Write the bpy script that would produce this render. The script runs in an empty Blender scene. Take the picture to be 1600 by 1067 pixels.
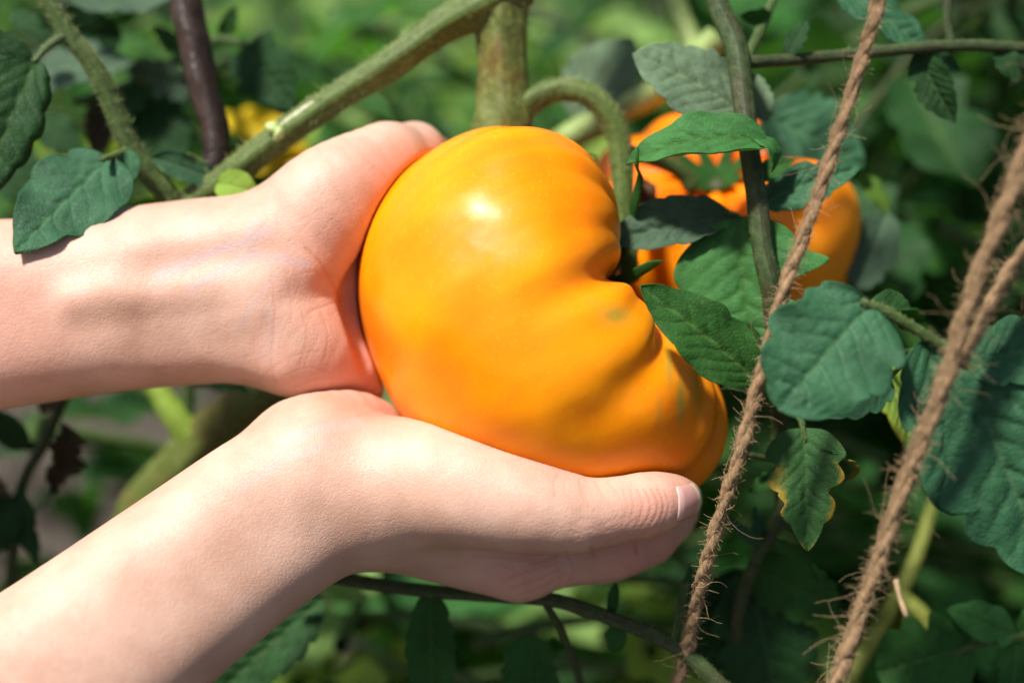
import bpy, math, random
import numpy as np
from mathutils import Vector, Matrix, noise as mnoise

random.seed(7)
RNG = np.random.default_rng(7)
scene = bpy.context.scene
COL = scene.collection

# ------------------------------------------------------------------ camera
LENS, SENSOR = 50.0, 36.0
D0 = 0.458                       # metres from the lens to the subject plane
PITCH = math.radians(25.0)       # the camera looks down at the plant
FH = 0.62                        # height of the subject above the soil
FV = np.array([0.0, math.cos(PITCH), -math.sin(PITCH)])
UV_ = np.array([0.0, math.sin(PITCH), math.cos(PITCH)])
RV = np.array([1.0, 0.0, 0.0])
FOC = np.array([0.0, 0.0, FH])
CAMP = FOC - D0 * FV
S = (SENSOR / LENS) * D0 / 1600.0   # one working unit in metres
ZC = D0 / S

cam_d = bpy.data.cameras.new('camera')
cam_d.lens = LENS; cam_d.sensor_width = SENSOR
cam_d.clip_start = 0.02; cam_d.clip_end = 300.0
cam_d.dof.use_dof = True
cam_d.dof.focus_distance = D0 - 175 * S
cam_d.dof.aperture_fstop = 3.5
cam_d.dof.aperture_blades = 0
cam = bpy.data.objects.new('camera', cam_d)
COL.objects.link(cam)
cam.location = Vector(CAMP)
cam.rotation_euler = (math.pi / 2 - PITCH, 0, 0)
scene.camera = cam

# ------------------------------------------------------------------ light
SUN_DIR = (-0.38 * RV + 0.74 * UV_ + 0.56 * (-FV))
SUN_DIR = SUN_DIR / np.linalg.norm(SUN_DIR)
elev = math.asin(SUN_DIR[2])
azim = math.atan2(SUN_DIR[0], SUN_DIR[1])        # clockwise from +Y
world = bpy.data.worlds.new('World'); scene.world = world; world.use_nodes = True
wn = world.node_tree.nodes; wl = world.node_tree.links
sky = wn.new('ShaderNodeTexSky'); sky.sky_type = 'NISHITA'; sky.sun_disc = False
sky.sun_elevation = elev; sky.sun_rotation = azim
sky.air_density = 1.2; sky.dust_density = 2.0
wl.new(sky.outputs[0], wn['Background'].inputs[0])
wn['Background'].inputs[1].default_value = 0.07
sl = bpy.data.lights.new('sun', 'SUN'); sl.energy = 4.9; sl.angle = math.radians(6.0)
sl.color = (1.0, 0.965, 0.91)
sun = bpy.data.objects.new('sun', sl); COL.objects.link(sun)
sun.rotation_euler = Vector(SUN_DIR).to_track_quat('Z', 'Y').to_euler()
sun.location = (-1, -1, 3)
scene.view_settings.view_transform = 'Standard'
scene.view_settings.look = 'None'
scene.view_settings.exposure = 0.62
scene.view_settings.gamma = 1.0
scene.view_settings.use_curve_mapping = False
scene.cycles.use_denoising = True
scene.cycles.max_bounces = 8
scene.cycles.transmission_bounces = 4
scene.cycles.caustics_reflective = False
scene.cycles.caustics_refractive = False

# ------------------------------------------------------------------ helpers
def Q(px, py, z=0.0):
    """a point on the photograph's sight line (px, py), z working units in front of the subject plane"""
    k = (ZC - z) / ZC
    return np.array([(px - 800) * k, (533.5 - py) * k, z], float)

def W(q):
    q = np.asarray(q, float)
    return FOC + S * (q[..., 0:1] * RV + q[..., 1:2] * UV_ - q[..., 2:3] * FV)

def nrm(v):
    v = np.asarray(v, float)
    return v / (np.linalg.norm(v) + 1e-12)

def tag(o, label=None, cat=None, group=None, kind=None):
    if label: o['label'] = label
    if cat: o['category'] = cat
    if group: o['group'] = group
    if kind: o['kind'] = kind
    return o

def empty(name, wpos, label, cat, group=None):
    o = bpy.data.objects.new(name, None); COL.objects.link(o)
    o.location = Vector(wpos); o.empty_display_size = 0.02
    return tag(o, label, cat, group)

def mesh_obj(name, wverts, faces, mat, parent=None, smooth=True, attrs=None, uvs=None, origin=None):
    """world-space vertices -> one mesh object; a child keeps its place"""
    me = bpy.data.meshes.new(name)
    wverts = np.asarray(wverts, float)
    if origin is None:
        origin = wverts.mean(0)
    me.from_pydata((wverts - origin).tolist(), [], faces if isinstance(faces, list) else faces.tolist())
    if smooth:
        me.polygons.foreach_set('use_smooth', np.ones(len(me.polygons), bool))
    for k, v in (attrs or {}).items():
        a = me.attributes.new(k, 'FLOAT', 'POINT')
        a.data.foreach_set('value', np.asarray(v, np.float32))
    if uvs is not None:
        ul = me.uv_layers.new(name='UVMap')
        li = np.empty(len(me.loops), np.int32); me.loops.foreach_get('vertex_index', li)
        ul.data.foreach_set('uv', np.asarray(uvs, np.float32)[li].ravel())
    if mat is not None:
        for m in (mat if isinstance(mat, (list, tuple)) else [mat]):
            me.materials.append(m)
    me.update()
    o = bpy.data.objects.new(name, me); COL.objects.link(o)
    if parent is not None:
        o.parent = parent
        pl = np.zeros(3); p = parent
        while p is not None:
            pl = pl + np.array(p.location); p = p.parent
        o.location = Vector(origin - pl)
    else:
        o.location = Vector(origin)
    return o

# ---- node material helper
class NM:
    def __init__(self, name):
        self.m = bpy.data.materials.new(name); self.m.use_nodes = True
        self.t = self.m.node_tree; self.n = self.t.nodes; self.l = self.t.links
        self.b = self.n['Principled BSDF']; self.out = self.n['Material Output']
    def node(self, typ, **kw):
        n = self.n.new(typ)
        for k, v in kw.items():
            if k.startswith('i_'):
                n.inputs[k[2:].replace('_', ' ')].default_value = v
            else:
                setattr(n, k, v)
        return n
    def link(self, a, b): self.l.new(a, b)
    def val(self, x): return x
    def set(self, **kw):
        for k, v in kw.items():
            key = k.replace('_', ' ')
            if hasattr(v, 'links') or hasattr(v, 'is_linked'):
                self.link(v, self.b.inputs[key])
            else:
                self.b.inputs[key].default_value = v
    def coord(self, kind='Object'):
        return self.node('ShaderNodeTexCoord').outputs[kind]
    def mapping(self, vec, scale=(1, 1, 1), loc=(0, 0, 0), rot=(0, 0, 0)):
        n = self.node('ShaderNodeMapping')
        n.inputs['Scale'].default_value = scale; n.inputs['Location'].default_value = loc; n.inputs['Rotation'].default_value = rot
        self.link(vec, n.inputs['Vector']); return n.outputs[0]
    def noise(self, vec, scale, detail=3.0, rough=0.55, dist=0.0):
        n = self.node('ShaderNodeTexNoise')
        n.inputs['Scale'].default_value = scale; n.inputs['Detail'].default_value = detail
        n.inputs['Roughness'].default_value = rough; n.inputs['Distortion'].default_value = dist
        self.link(vec, n.inputs['Vector']); return n.outputs[0]
    def voronoi(self, vec, scale, feature='F1', out=0):
        n = self.node('ShaderNodeTexVoronoi'); n.feature = feature
        n.inputs['Scale'].default_value = scale
        self.link(vec, n.inputs['Vector']); return n.outputs[out]
    def ramp(self, fac, stops, interp='LINEAR'):
        n = self.node('ShaderNodeValToRGB'); n.color_ramp.interpolation = interp
        e = n.color_ramp.elements
        while len(e) < len(stops): e.new(0.5)
        for el, (p, c) in zip(e, stops):
            el.position = p
            el.color = (c, c, c, 1) if not hasattr(c, '__len__') else (*c[:3], 1)
        self.link(fac, n.inputs[0]); return n.outputs[0]
    def mix(self, fac, a, b, blend='MIX'):
        n = self.node('ShaderNodeMix'); n.data_type = 'RGBA'; n.blend_type = blend
        for s, v in ((n.inputs[0], fac), (n.inputs[6], a), (n.inputs[7], b)):
            if hasattr(v, 'is_linked'): self.link(v, s)
            elif hasattr(v, '__len__'): s.default_value = (*v[:3], 1)
            else: s.default_value = v
        return n.outputs[2]
    def math(self, op, a, b=0.0, clamp=False):
        n = self.node('ShaderNodeMath'); n.operation = op; n.use_clamp = clamp
        for s, v in ((n.inputs[0], a), (n.inputs[1], b)):
            if hasattr(v, 'is_linked'): self.link(v, s)
            else: s.default_value = v
        return n.outputs[0]
    def attr(self, name):
        n = self.node('ShaderNodeAttribute'); n.attribute_name = name; return n.outputs['Fac']
    def bump(self, height, strength=0.3, dist=0.001, normal=None):
        n = self.node('ShaderNodeBump')
        n.inputs['Strength'].default_value = strength; n.inputs['Distance'].default_value = dist
        self.link(height, n.inputs['Height'])
        if normal is not None: self.link(normal, n.inputs['Normal'])
        return n.outputs[0]

# ---- implicit surfaces (for hands) : tapered capsules in a smooth union, meshed with surface nets
def cap_eval(P, a, ra, b, rb):
    a = a.astype(np.float32); b = b.astype(np.float32)
    ba = b - a; pa = P - a
    h = np.clip((pa @ ba) / (ba @ ba + 1e-9), 0, 1)
    return np.linalg.norm(pa - h[..., None] * ba, axis=-1) - (ra + (rb - ra) * h)

def field_mesh(prims, lo, hi, vox, post=None):
    """prims: (a, ra, b, rb, k); k < 0 carves"""
    n = np.ceil((hi - lo) / vox).astype(int) + 1
    d = np.full(n, 80.0, np.float32)
    ax = [(lo[i] + vox * np.arange(n[i])).astype(np.float32) for i in range(3)]
    for segs, k in prims:
        kk = abs(k)
        A = np.array([np.minimum(a, b) - max(ra, rb) for a, ra, b, rb in segs]).min(0) - kk * 1.2 - 8
        Bx = np.array([np.maximum(a, b) + max(ra, rb) for a, ra, b, rb in segs]).max(0) + kk * 1.2 + 8
        i0 = np.clip(((A - lo) / vox).astype(int), 0, n - 1); i1 = np.clip(((Bx - lo) / vox).astype(int) + 2, 0, n)
        if np.any(i1 <= i0): continue
        e = np.full(tuple(i1 - i0), 90.0, np.float32)
        for (a, ra, b, rb) in segs:
            pad = max(ra, rb) + kk * 1.2 + 8
            l = np.minimum(a, b) - pad; h = np.maximum(a, b) + pad
            j0 = np.clip(((l - lo) / vox).astype(int), i0, i1 - 1); j1 = np.clip(((h - lo) / vox).astype(int) + 2, i0, i1)
            if np.any(j1 <= j0): continue
            P = np.stack(np.meshgrid(*[ax[i][j0[i]:j1[i]] for i in range(3)], indexing='ij'), -1)
            ss = tuple(slice(j0[i] - i0[i], j1[i] - i0[i]) for i in range(3))
            e[ss] = np.minimum(e[ss], cap_eval(P, a, ra, b, rb))
        sl = tuple(slice(i0[i], i1[i]) for i in range(3))
        c = d[sl]
        if k >= 0:
            hh = np.clip(0.5 + 0.5 * (c - e) / kk, 0, 1)
            d[sl] = c * (1 - hh) + e * hh - kk * hh * (1 - hh)
        else:
            hh = np.clip(0.5 - 0.5 * (c + e) / kk, 0, 1)
            d[sl] = c * (1 - hh) - e * hh + kk * hh * (1 - hh)
    if post is not None:
        d = post(d, ax)
    # surface nets
    ins = d < 0
    cs = np.zeros(tuple(n - 1), np.int8)
    for dx in (0, 1):
        for dy in (0, 1):
            for dz in (0, 1):
                cs += ins[dx:n[0] - 1 + dx, dy:n[1] - 1 + dy, dz:n[2] - 1 + dz]
    act = np.argwhere((cs > 0) & (cs < 8))
    idx = np.full(tuple(n - 1), -1, np.int64)
    idx[act[:, 0], act[:, 1], act[:, 2]] = np.arange(len(act))
    co = np.array([(x, y, z) for x in (0, 1) for y in (0, 1) for z in (0, 1)])
    val = np.stack([d[act[:, 0] + c[0], act[:, 1] + c[1], act[:, 2] + c[2]] for c in co], 1)
    acc = np.zeros((len(act), 3)); cnt = np.zeros(len(act))
    for i in range(8):
        for j in range(i + 1, 8):
            if np.abs(co[i] - co[j]).sum() != 1: continue
            m = (val[:, i] < 0) != (val[:, j] < 0)
            t = val[:, i] / np.where(m, val[:, i] - val[:, j], 1)
            p = co[i] + t[:, None] * (co[j] - co[i])
            acc += np.where(m[:, None], p, 0); cnt += m
    V = lo + vox * (act + acc / cnt[:, None])
    F = []
    for axis in range(3):
        u, w = (axis + 1) % 3, (axis + 2) % 3
        sa = [slice(None)] * 3; sb = [slice(None)] * 3
        sa[axis] = slice(0, n[axis] - 1); sb[axis] = slice(1, n[axis])
        A = ins[tuple(sa)]; B = ins[tuple(sb)]
        e = np.argwhere(A != B)
        e = e[(e[:, u] > 0) & (e[:, w] > 0) & (e[:, u] < n[u] - 1) & (e[:, w] < n[w] - 1)]
        flip = A[e[:, 0], e[:, 1], e[:, 2]]
        def cell(du, dw):
            c = e.copy(); c[:, u] -= du; c[:, w] -= dw
            return idx[c[:, 0], c[:, 1], c[:, 2]]
        q = np.stack([cell(1, 1), cell(0, 1), cell(0, 0), cell(1, 0)], 1)
        q[~flip] = q[~flip][:, ::-1]
        F.append(q)
    F = np.concatenate(F)
    # keep the one body: drop crumbs
    lab = np.arange(len(V))
    E = np.concatenate([F[:, [0, 1]], F[:, [1, 2]], F[:, [2, 3]]])
    for _ in range(200):
        mn = np.minimum(lab[E[:, 0]], lab[E[:, 1]])
        new = lab.copy()
        np.minimum.at(new, E[:, 0], mn); np.minimum.at(new, E[:, 1], mn)
        new = new[new]; new = new[new]
        if np.array_equal(new, lab): break
        lab = new
    big = np.bincount(lab[F[:, 0]]).argmax()
    F = F[lab[F[:, 0]] == big]
    used = np.zeros(len(V), bool); used[F.ravel()] = True
    remap = np.cumsum(used) - 1
    return V[used], remap[F]

def smooth_mesh(V, F, it=6, lam=0.5, mu=-0.52):
    E = np.concatenate([F[:, [0, 1]], F[:, [1, 2]], F[:, [2, 3]], F[:, [3, 0]]])
    E = np.concatenate([E, E[:, ::-1]])
    cnt = np.bincount(E[:, 0], minlength=len(V))
    for i in range(it):
        for f in (lam, mu):
            s = np.stack([np.bincount(E[:, 0], V[E[:, 1], k], minlength=len(V)) for k in range(3)], 1)
            V = V + f * (s / cnt[:, None] - V)
    return V

def vert_normals(V, F):
    nn = np.cross(V[F[:, 2]] - V[F[:, 0]], V[F[:, 3]] - V[F[:, 1]])
    N = np.zeros_like(V)
    for k in range(4):
        for c in range(3):
            N[:, c] += np.bincount(F[:, k], nn[:, c], minlength=len(V))
    return N / (np.linalg.norm(N, axis=1, keepdims=True) + 1e-9)

def chain(pts, k=40, sub=4):
    q = np.array([np.append(Q(*p[:3]), p[3] * (ZC - p[2]) / ZC) for p in pts])
    if len(q) > 2: q = catmull(q, (len(q) - 1) * sub)
    return [([(a[:3], a[3], b[:3], b[3]) for a, b in zip(q[:-1], q[1:])], k)]

def catmull(pts, n):
    pts = np.asarray(pts, float)
    p = np.vstack([2 * pts[0] - pts[1], pts, 2 * pts[-1] - pts[-2]])
    out = []
    segs = len(pts) - 1
    for i in range(segs):
        m = max(2, int(round(n / segs)))
        t = np.linspace(0, 1, m, endpoint=(i == segs - 1))[:, None]
        a, b, c, d = p[i], p[i + 1], p[i + 2], p[i + 3]
        out.append(0.5 * ((2 * b) + (-a + c) * t + (2 * a - 5 * b + 4 * c - d) * t**2 + (-a + 3 * b - 3 * c + d) * t**3))
    return np.vstack(out)

def frames(path):
    T = np.gradient(path, axis=0); T /= np.linalg.norm(T, axis=1, keepdims=True) + 1e-12
    ref = np.array([0, 0, 1.0]) if abs(T[0][2]) < 0.9 else np.array([1.0, 0, 0])
    N = np.zeros_like(T); N[0] = nrm(ref - ref @ T[0] * T[0])
    for i in range(1, len(T)):
        v = N[i - 1] - (N[i - 1] @ T[i]) * T[i]; N[i] = nrm(v)
    return T, N, np.cross(T, N)

def tube_data(path, rad, seg=20, ridge=0.0, nr=5, ridge_ph=0.0, lump=0.0, seed=0, capends=True):
    """path (n,3), rad (n,) -> verts, faces, uv"""
    T, N, B = frames(path)
    n = len(path)
    th = np.linspace(0, 2 * np.pi, seg, endpoint=False)
    L = np.concatenate([[0], np.cumsum(np.linalg.norm(np.diff(path, axis=0), axis=1))])
    mod = 1 + ridge * np.cos(nr * th + ridge_ph)[None, :] * np.ones((n, 1))
    if lump:
        rs = np.random.default_rng(seed)
        for _ in range(14):
            f, a = rs.uniform(.004, .05), rs.integers(0, 5)
            mod += lump / 4 * np.sin(L[:, None] * f * 2 + rs.uniform(0, 6) + a * th[None, :])
    R = np.asarray(rad)[:, None] * mod
    V = path[:, None, :] + R[..., None] * (np.cos(th)[None, :, None] * N[:, None, :] + np.sin(th)[None, :, None] * B[:, None, :])
    V = V.reshape(-1, 3)
    i, j = np.meshgrid(np.arange(n - 1), np.arange(seg), indexing='ij')
    j2 = (j + 1) % seg
    F = np.stack([i * seg + j, i * seg + j2, (i + 1) * seg + j2, (i + 1) * seg + j], -1).reshape(-1, 4).tolist()
    uv = np.stack([np.tile(th / (2 * np.pi), n), np.repeat(L, seg)], 1)
    if capends:
        V = np.vstack([V, path[0] - T[0] * rad[0] * 0.3, path[-1] + T[-1] * rad[-1] * 0.3])
        uv = np.vstack([uv, [0, 0], [0, L[-1]]])
        a, b = len(V) - 2, len(V) - 1
        for k in range(seg):
            F.append([a, (k + 1) % seg, k]); F.append([b, (n - 1) * seg + k, (n - 1) * seg + (k + 1) % seg])
    return V, F, uv

def stem(name, pts, mat, parent, n=60, seg=20, hair=None, **kw):
    """pts: (px, py, z, r) in photo units"""
    q = np.array([np.append(Q(*p[:3]), p[3] * (ZC - p[2]) / ZC) for p in pts])
    c = catmull(q, n)
    path, rad = c[:, :3], np.maximum(c[:, 3], 0.8)
    V, F, uv = tube_data(path, rad, seg, **kw)
    o = mesh_obj(name, W(V), F, mat, parent, uvs=uv * np.array([1, 0.02]))
    if hair:
        cnt, ln, hm, hw = hair
        hairs('stem_hair', path, rad, cnt, ln, hm, o, hw)
    return o

def hairs(name, path, rad, cnt, ln, mat, parent, wd=0.7):
    T, N, B = frames(path)
    rs = np.random.default_rng(cnt)
    i = rs.integers(0, len(path) - 1, cnt); f = rs.random(cnt)[:, None]
    p = path[i] * (1 - f) + path[i + 1] * f
    r = rad[i]
    th = rs.random(cnt) * 2 * np.pi
    nn = np.cos(th)[:, None] * N[i] + np.sin(th)[:, None] * B[i]
    base = p + nn * (r[:, None] * 0.97)
    l = ln * rs.uniform(0.35, 1.0, cnt) ** 1.5
    l = np.where(rs.random(cnt) < 0.06, l * 2.4, l)
    dirv = nn + 0.35 * rs.normal(size=(cnt, 3)); dirv /= np.linalg.norm(dirv, axis=1, keepdims=True)
    side = np.cross(dirv, T[i]); side /= np.linalg.norm(side, axis=1, keepdims=True) + 1e-9
    side2 = np.cross(dirv, side)
    mid = base + dirv * l[:, None] * 0.55
    tip = base + dirv * l[:, None] + 0.25 * l[:, None] * rs.normal(size=(cnt, 3)) * 0.6
    w = wd
    V = np.stack([base + side * w, base - side * w * 0.5 + side2 * w, base - side * w * .5 - side2 * w, tip], 1).reshape(-1, 3)
    k = np.arange(cnt)[:, None] * 4
    F = np.concatenate([k + np.array([[0, 1, 3]]), k + np.array([[1, 2, 3]]), k + np.array([[2, 0, 3]])])
    o = mesh_obj(name, W(V), F, mat, parent)
    o['kind'] = 'stuff'
    return o
# ------------------------------------------------------------------ materials
def mat_skin():
    m = NM('skin')
    co = m.coord('Object')
    red = m.attr('red'); crease = m.attr('crease'); vein = m.attr('vein')
    blot = m.noise(co, 45, 4, .6)
    fine = m.noise(co, 900, 3, .6)
    base = m.mix(m.ramp(blot, [(.32, 0.0), (.68, 1.0)]), (0.50, 0.285, 0.20), (0.645, 0.405, 0.305))
    base = m.mix(m.math('MULTIPLY', red, m.math('ADD', .65, m.math('MULTIPLY', blot, .7)), True), base, (0.70, 0.26, 0.19))
    base = m.mix(m.math('MULTIPLY', vein, .75), base, (0.44, 0.36, 0.40))
    base = m.mix(m.math('MULTIPLY', crease, .6), base, (0.46, 0.16, 0.10))
    base = m.mix(m.math('MULTIPLY', m.ramp(fine, [(.58, 0.0), (.72, 1.0)]), .18), base, (0.60, 0.34, 0.25))
    m.set(Base_Color=base, Roughness=0.46, Specular_IOR_Level=0.42)
    m.set(Subsurface_Weight=0.22, Subsurface_Radius=(1.0, 0.30, 0.16), Subsurface_Scale=0.0019)
    # skin relief: cells, fine cross lines, creases
    cell = m.voronoi(co, 1500, 'DISTANCE_TO_EDGE')
    cell2 = m.voronoi(m.mapping(co, (1, 1.5, 1), rot=(.3, .5, .7)), 700, 'DISTANCE_TO_EDGE')
    h = m.math('ADD', m.math('MULTIPLY', m.ramp(cell, [(0, 0.0), (.25, 1.0)]), .35), m.math('MULTIPLY', m.ramp(cell2, [(0, 0.0), (.12, 1.0)]), .4))
    h = m.math('ADD', h, m.math('MULTIPLY', fine, .5))
    h = m.math('ADD', h, m.math('MULTIPLY', m.noise(co, 160, 3, .6), 1.6))
    n1 = m.bump(h, 0.5, 0.00022)
    n2 = m.bump(m.math('SUBTRACT', 1.0, crease), 0.5, 0.0003, n1)
    m.set(Normal=n2)
    return m.m

def mat_nail():
    m = NM('fingernail')
    co = m.coord('Object')
    c = m.mix(m.attr('tipw'), (0.56, 0.29, 0.25), (0.62, 0.52, 0.38))
    c = m.mix(m.attr('lunula'), c, (0.62, 0.40, 0.36))
    m.set(Base_Color=c, Roughness=0.28, Specular_IOR_Level=0.5, Subsurface_Weight=0.15, Subsurface_Scale=0.001, Coat_Weight=0.15)
    return m.m

def mat_tomato(name, dark=0.0, shift=(0, 0, 0)):
    m = NM(name)
    co = m.coord('Object')
    th = m.attr('theta'); grn = m.attr('green'); val = m.attr('valley')
    pol = m.attr('polar')
    big = m.noise(m.mapping(co, loc=shift), 16, 3, .5)
    uvn = m.node('ShaderNodeUVMap').outputs[0]
    streak = m.noise(m.mapping(uvn, (70, 4, 1)), 1.0, 4, .6, .3)
    streak = m.math('ADD', .5, m.math('MULTIPLY', m.math('SUBTRACT', streak, .5), m.attr('fade')))
    yel = m.math('ADD', m.math('MULTIPLY', big, .9), m.math('MULTIPLY', streak, .30))
    c = m.mix(m.ramp(yel, [(.32, 0.0), (.70, 1.0)]), (0.95, 0.165, 0.0), (1.0, 0.34, 0.0))
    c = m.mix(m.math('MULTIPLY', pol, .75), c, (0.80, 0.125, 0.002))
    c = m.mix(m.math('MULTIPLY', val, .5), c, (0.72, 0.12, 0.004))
    c = m.mix(m.math('MULTIPLY', grn, .95), c, (0.34, 0.27, 0.03))
    sp = m.voronoi(co, 520, 'F1')
    c = m.mix(m.math('MULTIPLY', m.ramp(sp, [(.08, 1.0), (.20, 0.0)]), .4), c, (0.98, 0.50, 0.04))
    m.set(Base_Color=c, Specular_IOR_Level=0.27,
          Roughness=m.ramp(m.noise(co, 55, 4, .6), [(.35, .25), (.65, .45)]))
    m.set(Subsurface_Weight=0.45, Subsurface_Radius=(1.0, .4, .05), Subsurface_Scale=0.007)
    m.set(Coat_Weight=0.06, Coat_Roughness=0.45)
    h = m.math('ADD', 0.0, m.math('ADD', m.math('MULTIPLY', m.noise(co, 30, 1, .4), 2.6), m.math('MULTIPLY', m.noise(co, 110, 2, .4), .12)))
    n1 = m.bump(h, .6, .0034)
    n2 = m.bump(m.noise(co, 1400, 2, .5), .12, .0002, n1)
    m.set(Normal=n2)
    return m.m

def mat_leaf(name, top, vein, trans, tw=0.3, rough=0.55, edge=None, edge_amt=0.0, spec=0.14):
    m = NM(name)
    uvn = m.node('ShaderNodeUVMap').outputs[0]
    co = m.coord('Object')
    vn = m.attr('vein'); ed = m.attr('edge')
    n1 = m.noise(co, 70, 4, .6); n2 = m.noise(co, 420, 3, .6)
    dk = tuple(x * .62 for x in top); lt = tuple(min(1, x * 1.35) for x in top)
    c = m.mix(m.ramp(n1, [(.3, 0.0), (.7, 1.0)]), dk, lt)
    c = m.mix(m.math('MULTIPLY', m.ramp(n2, [(.45, 0.0), (.75, 1.0)]), .4), c, tuple(x * 1.5 for x in top))
    c = m.mix(m.math('MULTIPLY', vn, .55), c, vein)
    if edge is not None:
        f = m.math('MULTIPLY', m.math('ADD', m.math('MULTIPLY', ed, .55), .25), m.ramp(m.noise(m.mapping(co, loc=(.03, .01, .02)), 75, 4, .65), [(.42, 0.0), (.66, 1.0)]), True)
        c = m.mix(m.math('MULTIPLY', m.ramp(f, [(.25, 0.0), (.55, 1.0)]), edge_amt), c, edge)
    small = m.voronoi(m.mapping(uvn, (1, 1, 1)), 34, 'DISTANCE_TO_EDGE')
    net = m.ramp(small, [(0, 0.0), (.16, 1.0)])
    h = m.math('ADD', m.math('MULTIPLY', net, 1.0), m.math('MULTIPLY', n2, .9))
    nb = m.bump(h, .4, .00028)
    m.set(Base_Color=c, Roughness=rough, Specular_IOR_Level=spec, Normal=nb)
    tr = m.node('ShaderNodeBsdfTranslucent')
    tc = m.mix(m.math('MULTIPLY', vn, .35), trans, tuple(x * .6 for x in trans))
    m.link(tc, tr.inputs[0]); m.link(nb, tr.inputs['Normal'])
    mx = m.node('ShaderNodeMixShader'); mx.inputs[0].default_value = tw
    m.link(m.b.outputs[0], mx.inputs[1]); m.link(tr.outputs[0], mx.inputs[2]); m.link(mx.outputs[0], m.out.inputs[0])
    return m.m

def mat_stem(name, c1, c2, c3=None, rough=.55, ridge=True):
    m = NM(name)
    uvn = m.node('ShaderNodeUVMap').outputs[0]; co = m.coord('Object')
    n1 = m.noise(m.mapping(uvn, (9, 2.2, 1)), 1.0, 5, .6); n2 = m.noise(co, 380, 4, .65)
    c = m.mix(m.ramp(n1, [(.32, 0.0), (.68, 1.0)]), c1, c2)
    if c3 is not None:
        c = m.mix(m.math('MULTIPLY', m.ramp(m.noise(m.mapping(uvn, (3, .55, 1), (3, 1, 2)), 1.0, 4, .6), [(.45, 0.0), (.62, 1.0)]), .85), c, c3)
    c = m.mix(m.math('MULTIPLY', m.ramp(n2, [(.45, 0.0), (.7, 1.0)]), .45), c, tuple(min(1, x * 1.9) for x in c2))
    h = m.math('ADD', m.noise(m.mapping(uvn, (22, 1.2, 1)), 1.0, 3, .6), m.math('MULTIPLY', n2, .9))
    m.set(Base_Color=c, Roughness=rough, Specular_IOR_Level=.3, Normal=m.bump(h, .6, .0007))
    return m.m

def mat_plain(name, col, rough=.6, nscale=60, var=.35, bump=.3, bd=.001, spec=.3, trans=0.0):
    m = NM(name); co = m.coord('Object')
    n = m.noise(co, nscale, 5, .6)
    c = m.mix(m.ramp(n, [(.3, 0.0), (.7, 1.0)]), tuple(x * (1 - var) for x in col), tuple(min(1, x * (1 + var)) for x in col))
    m.set(Base_Color=c, Roughness=rough, Specular_IOR_Level=spec, Normal=m.bump(m.noise(co, nscale * 4, 4, .6), bump, bd))
    if trans:
        tr = m.node('ShaderNodeBsdfTranslucent'); m.link(c, tr.inputs[0])
        mx = m.node('ShaderNodeMixShader'); mx.inputs[0].default_value = trans
        m.link(m.b.outputs[0], mx.inputs[1]); m.link(tr.outputs[0], mx.inputs[2]); m.link(mx.outputs[0], m.out.inputs[0])
    return m.m

M = {}
M['skin'] = mat_skin(); M['nail'] = mat_nail()
M['tomato'] = mat_tomato('tomato_skin'); M['tomato2'] = mat_tomato('tomato_skin_deep', shift=(3, 1, 2))
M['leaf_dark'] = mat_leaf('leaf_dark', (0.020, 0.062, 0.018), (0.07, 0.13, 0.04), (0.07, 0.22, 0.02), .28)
M['leaf_mid'] = mat_leaf('leaf_mid', (0.036, 0.115, 0.024), (0.11, 0.21, 0.05), (0.12, 0.36, 0.025), .38)
M['leaf_blue'] = mat_leaf('leaf_blue', (0.034, 0.112, 0.050), (0.10, 0.21, 0.09), (0.07, 0.24, 0.05), .28, spec=.2)
M['leaf_under'] = mat_leaf('leaf_underside', (0.14, 0.21, 0.12), (0.20, 0.29, 0.13), (0.12, 0.28, 0.05), .3, rough=.65)
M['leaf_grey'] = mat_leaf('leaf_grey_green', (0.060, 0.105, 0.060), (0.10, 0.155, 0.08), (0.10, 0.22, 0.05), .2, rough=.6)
M['leaf_lit'] = mat_leaf('leaf_lit', (0.075, 0.22, 0.065), (0.07, 0.15, 0.02), (0.16, 0.50, 0.10), .5)  # sunlit look put into the colour, brighter than the plain greens
M['leaf_fresh'] = mat_leaf('leaf_fresh', (0.11, 0.21, 0.03), (0.2, 0.3, 0.07), (0.3, 0.5, 0.04), .45)
M['leaf_lime'] = mat_leaf('leaf_lime', (0.22, 0.34, 0.05), (0.34, 0.42, 0.12), (0.4, 0.55, 0.05), .35, edge=(0.45, 0.36, 0.03), edge_amt=.9)
M['leaf_wither'] = mat_leaf('leaf_withering', (0.036, 0.10, 0.028), (0.06, 0.14, 0.045), (0.1, 0.28, 0.02), .28, edge=(0.42, 0.26, 0.03), edge_amt=.72)
M['leaf_edge'] = mat_leaf('leaf_pale_edged', (0.045, 0.115, 0.055), (0.11, 0.2, 0.09), (0.14, 0.35, 0.05), .3, edge=(0.26, 0.36, 0.13), edge_amt=.78)
M['leaf_yellow'] = mat_leaf('leaf_yellow', (0.80, 0.58, 0.02), (0.8, 0.6, 0.1), (0.85, 0.6, 0.02), .4)
M['leaf_sunny'] = mat_leaf('leaf_sunny', (0.24, 0.38, 0.11), (0.26, 0.4, 0.14), (0.32, 0.55, 0.10), .4)  # pale green with the brightness of full sun painted in
M['leaf_brown'] = mat_leaf('leaf_dry', (0.075, 0.055, 0.03), (0.1, 0.08, 0.04), (0.15, 0.09, 0.03), .15, rough=.8)
M['stem_main'] = mat_stem('stem_bark_green', (0.055, 0.078, 0.012), (0.125, 0.15, 0.035), (0.115, 0.075, 0.018))
M['stem_branch'] = mat_stem('stem_ridged_green', (0.040, 0.068, 0.010), (0.085, 0.125, 0.024))
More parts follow.
